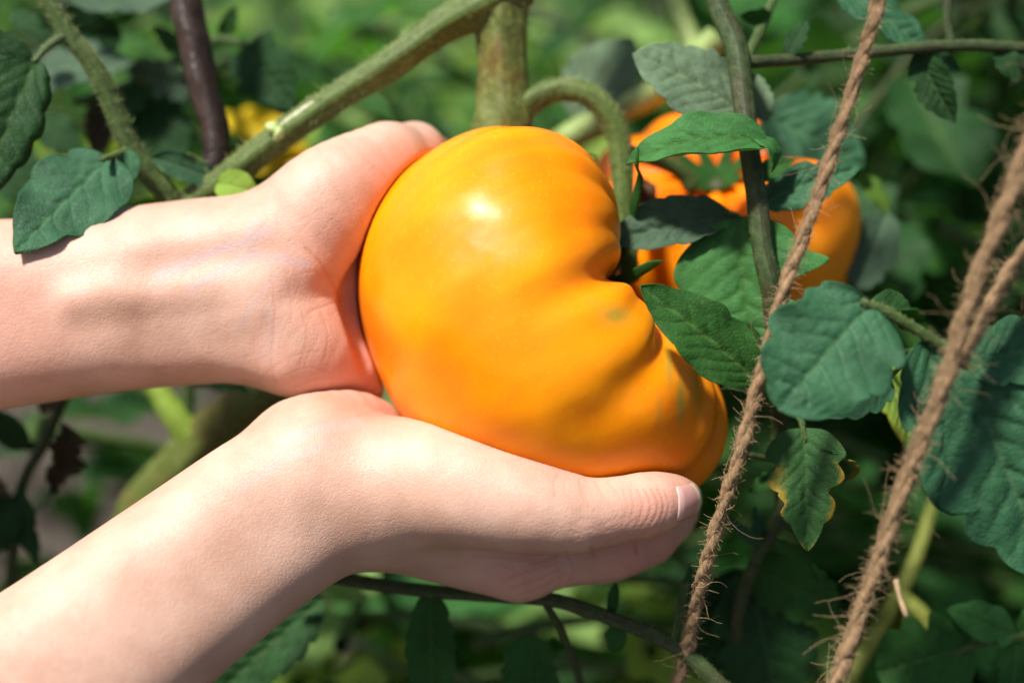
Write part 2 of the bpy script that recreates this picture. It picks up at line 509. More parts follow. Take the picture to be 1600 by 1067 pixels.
M['stem_green'] = mat_stem('stem_green', (0.028, 0.055, 0.012), (0.065, 0.105, 0.026))
M['stem_dark'] = mat_stem('stem_dark_green', (0.018, 0.034, 0.010), (0.045, 0.070, 0.020), (0.05, 0.04, 0.02))
M['stem_pale'] = mat_stem('stem_pale_green', (0.17, 0.24, 0.06), (0.26, 0.33, 0.11))
M['stem_lime'] = mat_stem('stem_lime', (0.16, 0.24, 0.03), (0.24, 0.34, 0.05))
M['stem_olive'] = mat_stem('stem_olive', (0.12, 0.15, 0.02), (0.20, 0.22, 0.04))
M['stem_purple'] = mat_stem('stem_purple_brown', (0.013, 0.008, 0.007), (0.028, 0.016, 0.012), (0.055, 0.032, 0.022), rough=.36)
M['hair'] = mat_plain('plant_hair', (0.34, 0.38, 0.16), .6, 200, .2, .1, .0001, .3, .3)
M['cut'] = mat_plain('cut_stem_flesh', (0.42, 0.52, 0.20), .45, 300, .25, .4, .0005)
M['scar'] = mat_plain('scraped_stem', (0.55, 0.55, 0.36), .5, 300, .3, .4, .0005)
M['dry'] = mat_plain('dried_flower', (0.16, 0.085, 0.045), .85, 300, .4, .6, .001)
M['fibre'] = mat_plain('jute_fibre', (0.50, 0.35, 0.19), .7, 300, .3, .2, .0002, .3, .2)
def mat_twine():
    m = NM('jute_twine'); uvn = m.node('ShaderNodeUVMap').outputs[0]; co = m.coord('Object')
    f = m.noise(m.mapping(uvn, (16, .9, 1)), 1.0, 5, .65, .6)
    c = m.mix(m.ramp(f, [(.3, 0.0), (.7, 1.0)]), (0.19, 0.112, 0.054), (0.48, 0.315, 0.17))
    c = m.mix(m.math('MULTIPLY', m.ramp(m.noise(co, 120, 3, .6), [(.4, 0.0), (.7, 1.0)]), .5), c, (0.33, 0.20, 0.105))
    m.set(Base_Color=c, Roughness=.8, Specular_IOR_Level=.2, Normal=m.bump(f, 1.0, .0009))
    return m.m
M['twine'] = mat_twine()
def mat_soil():
    m = NM('soil'); co = m.coord('Object')
    a = m.noise(co, 22, 5, .7); b = m.noise(co, 60, 5, .7); v = m.voronoi(co, 45)
    c = m.mix(m.ramp(a, [(.3, 0.0), (.7, 1.0)]), (0.045, 0.036, 0.028), (0.135, 0.112, 0.092))
    c = m.mix(m.math('MULTIPLY', m.ramp(b, [(.4, 0.0), (.65, 1.0)]), .6), c, (0.11, 0.092, 0.076))
    c = m.mix(m.math('MULTIPLY', m.ramp(m.noise(co, 130, 3, .6), [(.62, 0.0), (.7, 1.0)]), .7), c, (0.34, 0.29, 0.22))
    h = m.math('ADD', m.math('MULTIPLY', b, 1.0), m.math('MULTIPLY', v, -.8))
    m.set(Base_Color=c, Roughness=.95, Specular_IOR_Level=.1, Normal=m.bump(h, .9, .02))
    return m.m
M['soil'] = mat_soil()
# ------------------------------------------------------------------ the tomato
def tomato_frame(axis, ref=(0, 0, 1)):
    a = nrm(axis); n = nrm(np.array(ref) - np.dot(ref, a) * a)
    return a, n, np.cross(a, n)

def tomato_r(dirs, fr, T, parts=False):
    a, n, m = fr
    ca = dirs @ a; cn = dirs @ n; cm = dirs @ m
    th = np.arccos(np.clip(ca, -1, 1)); ph = np.arctan2(cm, cn)
    H = np.where(ca > 0, T['Hs'], T['Hb'])
    Rp = T['Re'] * (1 + T['ell'] * np.cos(2 * (ph - T['ellp'])))
    r = ((np.abs(np.sin(th)) / Rp) ** T['n'] + (np.abs(ca) / H) ** T['n']) ** (-1 / T['n'])
    r = r * (1 - T['dim'] * np.exp(-(th / T['dimw']) ** 2))
    L = np.zeros_like(r)
    for (p, depth, w, ext) in T['val']:
        d = np.abs((ph - np.radians(p) + np.pi) % (2 * np.pi) - np.pi)
        wr = np.radians(w) * (0.55 + 0.75 * np.clip(th / 1.6, 0, 1.4))
        sharp = np.clip((th - 0.25) / 1.1, 0, 1)
        v = (1 - sharp) * np.exp(-d / wr) + sharp * np.exp(-(d / wr) ** 2)
        e = np.exp(-(np.clip(th - 0.55, 0, 9) / ext) ** 2) * np.clip(th / 0.35, 0, 1)
        L -= depth * v * e
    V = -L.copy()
    for (p, t, wp, wt, amp) in T['bump']:
        d = (ph - np.radians(p) + np.pi) % (2 * np.pi) - np.pi
        L += amp * np.exp(-(d / np.radians(wp)) ** 2 - ((th - t) / wt) ** 2)
    r = r * (1 + L)
    return (r, th, ph, V) if parts else r

HERO = dict(c=Q(828.5, 521.1, -50), axis=(0.791, 0.434, -0.075), Re=323.9, Hs=216, Hb=244.7, n=2.283, ell=.031, ellp=-.206,
            dim=.442, dimw=.553,
            val=[(-5, .27, 4.5, .62), (24, .16, 4.8, .62), (46, .085, 5, .58), (60, .10, 5, .7), (84, .09, 7, .7), (130, .1, 9, .8), (160, .1, 10, .7),
                 (195, .1, 10, .7), (236, .13, 8, .8), (294.7, .20, 5, .72), (311, .035, 4, .6), (324, .045, 4, .55), (341, .05, 4, .5), (8, .04, 4, .6)],
            bump=[(69.5, .946, 49.5, .55, .257), (-52.3, .68, 30.8, .914, .197), (.85, .455, 35, .722, -.214), (26.7, .464, 30.5, .609, -.083),
                  (-122.5, .71, 16.4, .32, .148), (-20, .85, 12, .22, .047), (12, 1.0, 12, .35, .02)])

def build_tomato(T, mat, name, label, nt=200, npz=420, green=()):
    fr = tomato_frame(T['axis'])
    a, n, m = fr
    th = np.linspace(0, np.pi, nt); ph = np.linspace(-np.pi, np.pi, npz, endpoint=False)
    t, p = np.meshgrid(th[1:-1], ph, indexing='ij')
    d = np.cos(t)[..., None] * a + np.sin(t)[..., None] * (np.cos(p)[..., None] * n + np.sin(p)[..., None] * m)
    d = np.vstack([d.reshape(-1, 3), a, -a])
    r, tt, pp, V = tomato_r(d, fr, T, True)
    q = T['c'] + d * r[:, None]
    R = nt - 2
    i, j = np.meshgrid(np.arange(R - 1), np.arange(npz), indexing='ij'); j2 = (j + 1) % npz
    F = np.stack([i * npz + j, (i + 1) * npz + j, (i + 1) * npz + j2, i * npz + j2], -1).reshape(-1, 4).tolist()
    top, bot = R * npz, R * npz + 1
    for k in range(npz):
        F.append([top, k, (k + 1) % npz]); F.append([bot, (R - 1) * npz + (k + 1) % npz, (R - 1) * npz + k])
    g = np.zeros(len(q))
    for (gx, gy, gr, ga) in green:
        k = ZC / (ZC - q[:, 2]); x = 800 + q[:, 0] * k; y = 533.5 - q[:, 1] * k
        g += ga * np.exp(-(((x - gx) / gr[0]) ** 2 + ((y - gy) / gr[1]) ** 2))
    root = empty(name, W(T['c'] - np.array([0, T['Re'] * .9, 0])), label, 'tomato', 'ripe orange tomatoes on the vine')
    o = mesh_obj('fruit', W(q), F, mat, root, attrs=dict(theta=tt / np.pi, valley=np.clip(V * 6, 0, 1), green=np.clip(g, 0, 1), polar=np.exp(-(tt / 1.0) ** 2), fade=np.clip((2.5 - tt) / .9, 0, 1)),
                 uvs=np.stack([pp / (2 * np.pi), tt / np.pi], 1))
    return root, fr

hero, _ = build_tomato(HERO, M['tomato'], 'tomato', 'large ribbed orange tomato held up by two hands',
                       green=[(962, 492, (24, 15), .9), (1064, 626, (7, 34), 1.0), (1088, 610, (11, 34), .55), (1046, 570, (7, 36), .8), (925, 470, (16, 9), .4), (1030, 640, (6, 30), .4)])
# ------------------------------------------------------------------ the person: two bare forearms with hands
HFR = tomato_frame(HERO['axis'])
def tomato_field(P, T=HERO, fr=HFR):
    v = P - T['c']; l = np.linalg.norm(v, axis=-1)
    r = tomato_r((v / (l[..., None] + 1e-9)).reshape(-1, 3), fr, T).reshape(l.shape)
    return l - r

def on_back(px, py, r, sgn=-1):
    """centre of a finger of radius r that lies against the far side of the tomato at (px, py)"""
    lo, hi = 0.0, 520.0
    for _ in range(30):
        mid = (lo + hi) / 2
        if tomato_field(Q(px, py, sgn * mid)[None, :])[0] > r * 0.92: hi = mid
        else: lo = mid
    return (px, py, sgn * hi, r)

def carve_tomato(d, ax):
    """the flesh gives way where the fruit presses into it"""
    sl = []
    for i in range(3):
        m = np.nonzero(np.abs(ax[i] - HERO['c'][i]) < 420)[0]
        sl.append(slice(m[0], m[-1] + 1))
    sl = tuple(sl)
    X = np.stack(np.meshgrid(*[ax[i][sl[i]] for i in range(3)], indexing='ij'), -1)
    ds = d[sl]
    near = ds < 25
    e = np.full(ds.shape, 1e3, np.float32)
    e[near] = tomato_field(X[near]) - 1.0
    k = 9.0
    hh = np.clip(0.5 - 0.5 * (ds + e) / k, 0, 1)
    d[sl] = ds * (1 - hh) - e * hh + k * hh * (1 - hh)
    return d

def proj(q):
    k = ZC / (ZC - q[:, 2])
    return 800 + q[:, 0] * k, 533.5 - q[:, 1] * k

def line_dist(x, y, pl, pad=40):
    pl = np.asarray(pl, float)
    full = np.full(len(x), 1e9)
    box = (x > pl[:, 0].min() - pad) & (x < pl[:, 0].max() + pad) & (y > pl[:, 1].min() - pad) & (y < pl[:, 1].max() + pad)
    full[box] = line_dist_(x[box], y[box], pl)
    return full

def line_dist_(x, y, pl):
    best = np.full(len(x), 1e9)
    for (ax_, ay), (bx, by) in zip(pl[:-1], pl[1:]):
        dx, dy = bx - ax_, by - ay
        h = np.clip(((x - ax_) * dx + (y - ay) * dy) / (dx * dx + dy * dy + 1e-9), 0, 1)
        best = np.minimum(best, np.hypot(x - ax_ - h * dx, y - ay - h * dy))
    return best

def skin_attrs(V, N, reds, creases, veins):
    x, y = proj(V); front = np.clip(N[:, 2] * 3 + .3, 0, 1)
    red = np.zeros(len(V)); cr = np.zeros(len(V)); ve = np.zeros(len(V))
    for (cx, cy, rx, ry, ang, amt) in reds:
        c, s = math.cos(math.radians(ang)), math.sin(math.radians(ang))
        u = ((x - cx) * c + (y - cy) * s) / rx; v = (-(x - cx) * s + (y - cy) * c) / ry
        red = np.maximum(red, amt * np.exp(-(u * u + v * v)))
    for pl, w, amt in creases:
        pl = catmull(np.array(pl, float), 24) if len(pl) > 2 else np.array(pl, float)
        cr = np.maximum(cr, amt * front * np.exp(-(line_dist(x, y, pl) / w) ** 2))
    for pl, w, amt in veins:
        pl = catmull(np.array(pl, float), 24) if len(pl) > 2 else np.array(pl, float)
        ve = np.maximum(ve, amt * front * np.exp(-(line_dist(x, y, pl) / w) ** 2))
    return dict(red=np.clip(red, 0, 1), crease=np.clip(cr * 1.35, 0, 1), vein=np.clip(ve, 0, 1))

VOX = 3.2
def build_arm(prims, lo, hi, parent, reds, creases, veins, label):
    V, F = field_mesh(prims, np.array(lo, float), np.array(hi, float), VOX, carve_tomato)
    V = smooth_mesh(V, F, 22)
    N = vert_normals(V, F)
    at = skin_attrs(V, N, reds, creases, veins)
    V = V - N * (at['crease'] * 0.35)[:, None]
    o = mesh_obj('arm', W(V), F, M['skin'], parent, attrs=at)
    o['label'] = label
    return o

person = empty('person', W(Q(-600, 900, 100)), 'person with bare forearms reaching in, both hands cupping the large orange tomato', 'person')

# hand behind the tomato
L = []
L += chain([(-760, 400, 40, 150), (-300, 432, 10, 120), (0, 447, 0, 104), (200, 425, 0, 101), (330, 409, 0, 100), (425, 398, 0, 95)], 46)
L += chain([(-760, 600, 40, 150), (-300, 572, 10, 122), (0, 538, 0, 102), (200, 510, 0, 100), (380, 500, 0, 98), (450, 512, 0, 93)], 46)
L += chain([(430, 455, -15, 100), (520, 430, -70, 88)], 50)
# metacarpals and fingers behind the fruit
for (m0, mc, f) in [((500, 380, -60, 70), (615, 345, 52), [(700, 322, 44), (790, 312, 40), (860, 318, 36), (905, 330, 31)]),
                    ((500, 420, -80, 70), (622, 410, 54), [(720, 400, 45), (820, 392, 41), (900, 398, 37), (945, 412, 32)]),
                    ((500, 470, -70, 70), (618, 480, 52), [(710, 482, 43), (800, 480, 39), (880, 484, 35), (925, 495, 30)]),
                    ((490, 510, -50, 66), (610, 552, 46), [(690, 566, 37), (760, 572, 33), (815, 578, 29)])]:
    k = on_back(*mc)
    L += chain([m0, k], 34)
    L += chain([k] + [on_back(*p) for p in f], 12)
# ball of the thumb, thumb over the top
L += chain([(430, 395, 10, 88), (505, 322, 22, 86), (563, 280, 8, 74), (606, 252, -22, 58)], 34)
L += chain([(606, 252, -22, 58), (648, 241, -78, 47)], 16)
L += chain([(648, 241, -78, 47), on_back(705, 276, 42), on_back(755, 300, 36)], 14)
L += chain([(455, 400, 15, 88), (487, 388, 14, 76), (520, 350, 15, 72)], 30)
# heel of the hand
L += chain([(430, 508, 8, 92), (480, 540, 12, 82), (530, 562, -4, 56), (572, 590, -40, 40)], 36)
# tendons and the bony side of the wrist
L += chain([(120, 470, 90, 10), (330, 438, 89, 12), (470, 425, 76, 10)], 44)
L.append(([(Q(230, 425, 140), 16, Q(390, 402, 136), 14)], -60))
L.append(([(Q(230, 545, 142), 18, Q(400, 542, 138), 16)], -70))
gap = []          # the dark hollow between palm and fruit
for z_, dx in ((95, 0), (30, 6), (-50, 16), (-140, 32)):
    g = [(574 + dx, 385, z_, 6), (558 + dx, 425, z_, 17), (549 + dx, 468, z_, 27), (558 + dx, 515, z_, 25), (574 + dx, 560, z_, 18), (596 + dx, 605, z_, 9)]
    gap += chain(g, 1, 3)[0][0]
L.append((gap, -20))
reds_l = [(590, 262, 60, 50, 0, .22), (560, 570, 50, 65, 0, .25), (480, 585, 90, 40, 0, .25), (0, 500, 120, 160, 0, .28), (470, 400, 60, 110, 0, .12)]
cre_l = [([(532, 468), (520, 445), (500, 412), (478, 388)], 3.0, .55), ([(532, 470), (508, 478), (482, 488)], 2.6, .45),
         ([(526, 455), (510, 462), (492, 466)], 2.2, .35), ([(424, 430), (430, 490), (424, 560), (430, 600)], 2.6, .28),
         ([(445, 420), (455, 470), (452, 530)], 2.4, .22), ([(470, 480), (480, 520), (470, 570)], 2.2, .25), ([(498, 478), (512, 520), (508, 560)], 2.2, .3),
         ([(606, 283), (596, 268), (585, 262)], 3.0, .3), ([(540, 300), (560, 330), (566, 350)], 2.2, .2), ([(520, 290), (545, 325), (550, 350)], 2.2, .18),
         ([(440, 590), (475, 575), (510, 578)], 2.2, .25), ([(400, 596), (450, 560), (500, 548)], 2.2, .2), ([(460, 605), (500, 590), (540, 592)], 2.2, .25),
         ([(478, 388), (470, 372), (452, 350)], 2.6, .22), ([(505, 430), (490, 425), (470, 428)], 2.2, .22)]
rs_l = np.random.default_rng(9)
for _ in range(60):
    cx, cy = rs_l.uniform(400, 545), rs_l.uniform(300, 610); a = rs_l.normal(1.45 if cy > 420 else 1.0, .35); l = rs_l.uniform(10, 34)
    cre_l.append(([(cx - l * math.cos(a), cy + l * math.sin(a)), (cx + rs_l.normal() * 3, cy), (cx + l * math.cos(a), cy - l * math.sin(a))], 1.7, rs_l.uniform(.06, .2)))
vei_l = [([(250, 430), (330, 395), (390, 375), (420, 360)], 9, .55), ([(300, 450), (350, 420), (400, 400), (440, 405), (480, 412)], 7, .5),
         ([(395, 400), (385, 375), (400, 345)], 6, .5), ([(370, 520), (400, 470), (430, 430)], 6, .3), ([(420, 480), (425, 530), (415, 560)], 6, .3)]
build_arm(L, (-1300, -190, -420), (210, 370, 190), person, reds_l, cre_l, vei_l, 'forearm with the palm side showing, its hand behind the tomato')

# hand under the tomato
Rr = []
Rr += chain([(-560, 1420, 430, 190), (-150, 1195, 330, 150), (74, 1022, 255, 121), (279, 862, 180, 101), (400, 775, 140, 96), (490, 720, 112, 92)], 46)
Rr += chain([(-480, 1540, 430, 190), (-60, 1290, 330, 150), (130, 1094, 255, 120), (331, 934, 180, 100), (440, 852, 140, 95), (540, 790, 112, 92)], 46)
Rr += chain([(505, 745, 112, 110), (600, 765, 106, 108)], 46)
Rr += chain([(470, 700, 80, 72), (543, 664, 42, 55), (590, 676, 10, 50)], 36)          # heel on the little-finger side
Rr += chain([(585, 760, 118, 102), (640, 757, 134, 101), (680, 757, 150, 99), (740, 767, 176, 91), (830, 789, 198, 75), (895, 803, 198, 60)], 30, 12)
Rr += chain([(880, 800, 199, 63), (905, 803, 198, 58.5), (950, 798, 192, 53.5), (990, 792, 182, 52.5), (1018, 787, 174, 49.5)], 10, 9)
Rr += chain([(1005, 789, 178, 51.5), (1035, 782, 166, 44.5), (1052, 779, 158, 38), (1067, 778, 150, 30)], 8)
Rr += chain([(600, 800, 60, 86), (700, 832, 48, 80), (760, 855, 42, 72), (812, 874, 38, 63)], 40, 9)
Rr += chain([(812, 874, 38, 63), (880, 868, 38, 49), (955, 858, 24, 50), (1012, 836, -6, 45)], 14)
Rr += chain([(1012, 836, -6, 45), (1050, 806, -50, 38), (1064, 780, -90, 32)], 10)
Rr += chain([(690, 770, 40, 85), (740, 790, -30, 70), (720, 770, -110, 62)], 40)
for pts in [[(700, 800, 0, 60), (800, 842, -38, 56), (890, 836, -62, 48), (985, 806, -110, 42), (1040, 752, -160, 36)],
            [(690, 780, -60, 58), (775, 815, -110, 52), (870, 800, -140, 45), (960, 764, -185, 39), (1005, 700, -220, 33)],
            [(670, 750, -90, 52), (745, 775, -170, 45), (825, 760, -205, 38), (890, 730, -230, 32)]]:
    Rr += chain(pts, 16)
Rr.append((chain([(852, 882, 116, 5), (900, 869, 126, 9), (960, 860, 124, 11), (1010, 848, 116, 11), (1050, 828, 106, 9)], 1, 4)[0][0], -12))
reds_r = [(600, 640, 45, 32, 0, .5), (1000, 868, 100, 50, -15, .6), (1020, 790, 50, 40, 0, .35), (820, 900, 80, 45, 0, .45), (545, 620, 60, 30, 0, .25), (890, 750, 90, 20, 20, .3), (1065, 780, 40, 40, 0, .35)]
cre_r = []
for x0, dx, am in [(985, 5, .3), (997, 7, .42), (1008, 9, .5), (1019, 9, .55), (1029, 8, .45), (1038, 7, .35), (975, 4, .25)]:
    cre_r.append(([(x0, 765), (x0 + dx, 786), (x0 + dx * .6, 806), (x0 - 4, 822)], 2.2, am))
for pl, w, am in [([(874, 736), (866, 756), (868, 776)], 2.2, .22), ([(888, 742), (882, 760), (886, 775)], 2.0, .15),
                  ([(905, 750), (912, 775), (930, 800)], 2.2, .22), ([(930, 752), (945, 778), (960, 800)], 2.2, .22), ([(950, 752), (968, 775), (978, 800)], 2.2, .22),
                  ([(790, 905), (830, 890), (870, 878)], 3, .45), ([(800, 918), (840, 905), (875, 888)], 2.6, .4), ([(820, 925), (850, 915), (885, 895)], 2.6, .35),
                  ([(868, 880), (876, 895), (874, 912)], 2.6, .4), ([(888, 870), (896, 890), (892, 908)], 2.6, .4), ([(924, 856), (928, 868)], 3, .8), ([(992, 850), (996, 864)], 3, .8),
                  ([(850, 876), (800, 872), (740, 868)], 3, .25), ([(870, 868), (850, 876), (830, 880)], 3.4, .6), ([(780, 880), (810, 895), (835, 915)], 2.4, .3),
                  ([(560, 650), (600, 640), (622, 650)], 2.6, .25), ([(470, 655), (520, 640), (560, 640)], 2.4, .15)]:
    cre_r.append((pl, w, am))
rs = np.random.default_rng(4)
for _ in range(46):      # short cross-hatched lines over the thumb's back and the knuckle
    cx, cy = rs.uniform(890, 1030), rs.uniform(808, 846)
    a = rs.normal(.25, .5); l = rs.uniform(7, 18)
    cre_r.append(([(cx - l * math.cos(a), cy + l * math.sin(a) * .6), (cx + l * math.cos(a), cy - l * math.sin(a) * .6)], 1.8, rs.uniform(.15, .32)))
vei_r = [([(440, 690), (500, 670), (560, 660)], 8, .35), ([(380, 760), (450, 715), (520, 690)], 8, .25)]
arm2 = build_arm(Rr, (-1130, -900, -300), (330, 0, 520), person, reds_r, cre_r, vei_r, 'forearm and palm-up hand under the tomato with its thumb in front')

# thumbnail: a curved plate that follows the back of the thumb tip
def build_nail(parent):
    from mathutils.bvhtree import BVHTree
    me = parent.data
    off = np.array(parent.location) + np.array(person.location)
    vs = [Vector(np.array(v.co) + off) for v in me.vertices]
    tree = BVHTree.FromPolygons(vs, [tuple(p.vertices) for p in me.polygons])
    cp = Vector(CAMP)
    def hit(px, py):
        for k in range(24):
            d = Vector(W(Q(px, py, 0)) - CAMP).normalized()
            loc, nor, _, _ = tree.ray_cast(cp, d)
            if loc is not None: return np.array(loc), np.array(nor)
            px += (1062 - px) * .06; py += (783 - py) * .06
    nu, nv = 14, 17
    V = []; tipw = []; lun = []
    for i in range(nu):
        s = i / (nu - 1)
        for j in range(nv):
            t = j / (nv - 1) * 2 - 1
            bx = 1060 - 3.5 * t * t; tx = 1094.5 - 13 * t * t
            y = (788 + 28 * t) * (1 - s) + (781 + 26 * t) * s
            loc, nor = hit(bx + s * (tx - bx), y)
            rise = .0001 + .00042 * (1 - t ** 6) * min(1, s * 5) + .0004 * max(0, s - .75)
            V.append(loc + nor * rise)
            tipw.append(np.clip((s - .80) / .10, 0, 1)); lun.append(np.clip((.22 + .08 * (1 - t * t) - s) / .1, 0, 1) * .8)
    F = [[i * nv + j, i * nv + j + 1, (i + 1) * nv + j + 1, (i + 1) * nv + j] for i in range(nu - 1) for j in range(nv - 1)]
    o = mesh_obj('fingernail', np.array(V), F, M['nail'], parent, attrs=dict(tipw=tipw, lunula=lun))
    md = o.modifiers.new('thick', 'SOLIDIFY'); md.thickness = 0.0007; md.offset = -1
    return o
build_nail(arm2)

# ------------------------------------------------------------------ the ground and the plants further back
def build_soil():
    n = 200
    x = np.linspace(-1, 1, n); g = np.sign(x) * np.abs(x) ** 2.6
    X, Y = np.meshgrid(g * 60, g * 60, indexing='ij')
    Z = np.zeros_like(X)
    for i in range(n):
        for j in range(n):
            if abs(X[i, j]) < 4 and abs(Y[i, j] - 1) < 4:
                v = Vector((X[i, j], Y[i, j], 0))
                Z[i, j] = .035 * mnoise.noise(v * 5) + .02 * mnoise.noise(v * 14) + .012 * mnoise.noise(v * 33)
    V = np.stack([X, Y + 1, Z], -1).reshape(-1, 3)
    i, j = np.meshgrid(np.arange(n - 1), np.arange(n - 1), indexing='ij')
    F = np.stack([i * n + j, (i + 1) * n + j, (i + 1) * n + j + 1, i * n + j + 1], -1).reshape(-1, 4)
    # clods
    r3 = np.random.default_rng(8)
    VV = [V]; FF = F.tolist(); nv = len(V)
    ico = [(0, 0, 1), (.89, 0, .45), (.28, .85, .45), (-.72, .53, .45), (-.72, -.53, .45), (.28, -.85, .45), (.72, .53, -.45), (-.28, .85, -.45), (-.89, 0, -.45), (-.28, -.85, -.45), (.72, -.53, -.45), (0, 0, -1)]
    icf = [(0, 1, 2), (0, 2, 3), (0, 3, 4), (0, 4, 5), (0, 5, 1), (1, 6, 2), (2, 7, 3), (3, 8, 4), (4, 9, 5), (5, 10, 1), (6, 7, 2), (7, 8, 3), (8, 9, 4), (9, 10, 5), (10, 6, 1), (11, 7, 6), (11, 8, 7), (11, 9, 8), (11, 10, 9), (11, 6, 10)]
    for _ in range(1500):
        x_, y_ = r3.uniform(-1.6, .6), r3.uniform(.1, 2.2); r_ = .006 + .03 * r3.random() ** 3
        VV.append(np.array(ico) * r_ * r3.uniform(.7, 1.3, (12, 1)) * np.array([1, 1, .7]) + np.array([x_, y_, r_ * .3])); FF += [[a + nv for a in f] for f in icf]; nv += 12
    V = np.vstack(VV); F = FF
    o = mesh_obj('soil', V, F, M['soil'], origin=np.zeros(3))
    tag(o, 'bare grey brown garden soil seen between the stems', 'soil', kind='structure')
build_soil()

# ---- one leaflet: outline, veins, relief
def leaf_grid(NU=90, NV=41, width=.5, a=.62, b=.85, teeth=7, tooth=.10, lobes=(), fold=.12, arch=.06, curl=0.0, wave=.02, nw=2.5,
              nveins=7, relief=1.0, seed=0, sl=.40, ecurl=0.0, side_curl=(0, 0), hook=0.0):
    """x along the midrib 0..1, y across, z the upper side. Returns verts, faces, vein, edge, uv."""
    rs = np.random.default_rng(seed)
    u = np.linspace(0, 1, NU)[:, None] * np.ones((1, NV))
    v = np.linspace(-1, 1, NV)[None, :] * np.ones((NU, 1))
    pk = a / (a + b)
    shp = (u ** a * (1 - u) ** b) / (pk ** a * (1 - pk) ** b)
    side = np.where(v < 0, 0, 1)
    ph = np.array([rs.uniform(0, 1), rs.uniform(0, 1)])[side]
    am = (rs.uniform(.5, 1.2, 40))
    tt = (u ** .92) * teeth + ph
    fr = tt - np.floor(tt)
    ti = (np.floor(tt).astype(int) + side * 13) % 40
    saw = np.where(fr < .72, np.sin(np.pi / 2 * fr / .72), np.cos(np.pi / 2 * (fr - .72) / .28))
    w = shp * (1 - tooth * am[ti] * (1 - saw) * 1.6 * np.clip(u * 6, 0, 1))
    for (lu, ls, ld, lw) in lobes:
        m = np.exp(-((u - lu) / lw) ** 2) * np.where(ls == 0, 1.0, np.where(np.sign(v) == ls, 1.0, 0.0))
        w = w * (1 - ld * m)
    w = np.maximum(w, .004) * width / 2
    y = v * w
    x = u.copy() + .05 * width * np.abs(v) ** 1.5 * (1 - u) * 0
    av = np.abs(v)
    # side veins leave the midrib and sweep forward
    s = u - sl * av ** 1.15 * (.35 + .65 * (1 - u)) * (shp + .2)
    off = np.array([0, .5])[side]
    q = s * nveins + off + .22 * np.sin(5.3 * u + 7 * ph) + .10 * np.sin(13 * u + 3 * av + 5 * ph)
    dq = np.abs(q - np.round(q)) / nveins
    fade = np.clip(1.15 - av, 0, 1) * np.clip(u * 12, 0, 1) * np.clip((1 - u) * 6, 0, 1)
    sv = np.exp(-(dq / (.0075)) ** 2) * fade
    svw = np.exp(-(dq / .032) ** 2) * fade
    mid = np.exp(-(y / .012) ** 2) * np.clip((1.02 - u) * 3, 0, 1)
    midw = np.exp(-(y / .035) ** 2)
    q2 = (u + .16 * av - .05 * np.sin(9 * av + 4 * ph)) * nveins * 2.7
    tv = np.exp(-((np.abs(q2 - np.round(q2)) / (nveins * 2.7)) / .006) ** 2) * fade * (1 - svw)
    vein = np.clip(np.maximum(sv * .8, mid), 0, 1)
    z = -relief * (.0065 * svw + .004 * sv + .012 * midw + .0022 * tv)
    for _ in range(8):
        kx, ky = rs.uniform(4, 22), rs.uniform(4, 26)
        z += relief * .0009 * np.sin(kx * u * 2 + rs.uniform(0, 6)) * np.sin(ky * y * 4 + rs.uniform(0, 6))
    z += np.abs(y) * math.tan(fold)
    z += arch * 4 * u * (1 - u)
    z += wave * av ** 2 * np.sin(2 * np.pi * nw * u + ph * 6)
    z += ecurl * av ** 3 * width / 2
    # long edges rolled over
    for sd, amt in ((-1, side_curl[0]), (1, side_curl[1])):
        if amt:
            m = np.where(np.sign(v) == sd, 1.0, 0.0) * np.clip(av - .45, 0, 1) / .55
            ang = amt * m
            r = w * .55 / max(abs(amt), .1)
            yy = sd * (w * .45 + r * np.sin(np.abs(ang)))
            zz = np.sign(amt) * r * (1 - np.cos(ang))
            y = np.where(m > 0, yy, y); z = z + np.where(m > 0, zz, 0)
    if hook:
        z += hook * np.clip(u - .6, 0, 1) ** 2
    V = np.stack([x, y, z], -1).reshape(-1, 3)
    i, j = np.meshgrid(np.arange(NU - 1), np.arange(NV - 1), indexing='ij')
    F = np.stack([i * NV + j, (i + 1) * NV + j, (i + 1) * NV + j + 1, i * NV + j + 1], -1).reshape(-1, 4)
    edge = np.clip(np.maximum(av ** 4, np.clip(u - .8, 0, 1) * 3), 0, 1)
    return V, F, vein.ravel(), edge.ravel(), np.stack([u.ravel(), y.ravel()], 1)

def leaf(parent, base, tip, mat, roll=0, name='leaf', label=None, under=None, thick=.00028, flip=False, **kw):
    """base, tip: (px, py, z); the upper side faces the camera at roll 0"""
    qb, qt = Q(*base), Q(*tip)
    L_ = np.linalg.norm(qt - qb); X = (qt - qb) / L_
    n0 = nrm(np.array([0, 0, 1.0]) - X[2] * X)
    y0 = np.cross(n0, X)
    c, s = math.cos(math.radians(roll)), math.sin(math.radians(roll))
    N = n0 * c + y0 * s; Y = np.cross(N, X)
    V, F, ve, ed, uv = leaf_grid(**kw)
    q = qb + L_ * (V[:, 0:1] * X + V[:, 1:2] * Y + V[:, 2:3] * N)
    mats = [M[mat], M[under or 'leaf_under']]
    if flip: mats = mats[::-1]
    o = mesh_obj(name, W(q), F, mats, parent, attrs=dict(vein=ve, edge=ed), uvs=uv, origin=W(qb))
    md = o.modifiers.new('blade', 'SOLIDIFY'); md.thickness = thick; md.offset = -1
    md.material_offset = 1; md.material_offset_rim = 0; md.use_quality_normals = False
    if label: o['label'] = label
    return o

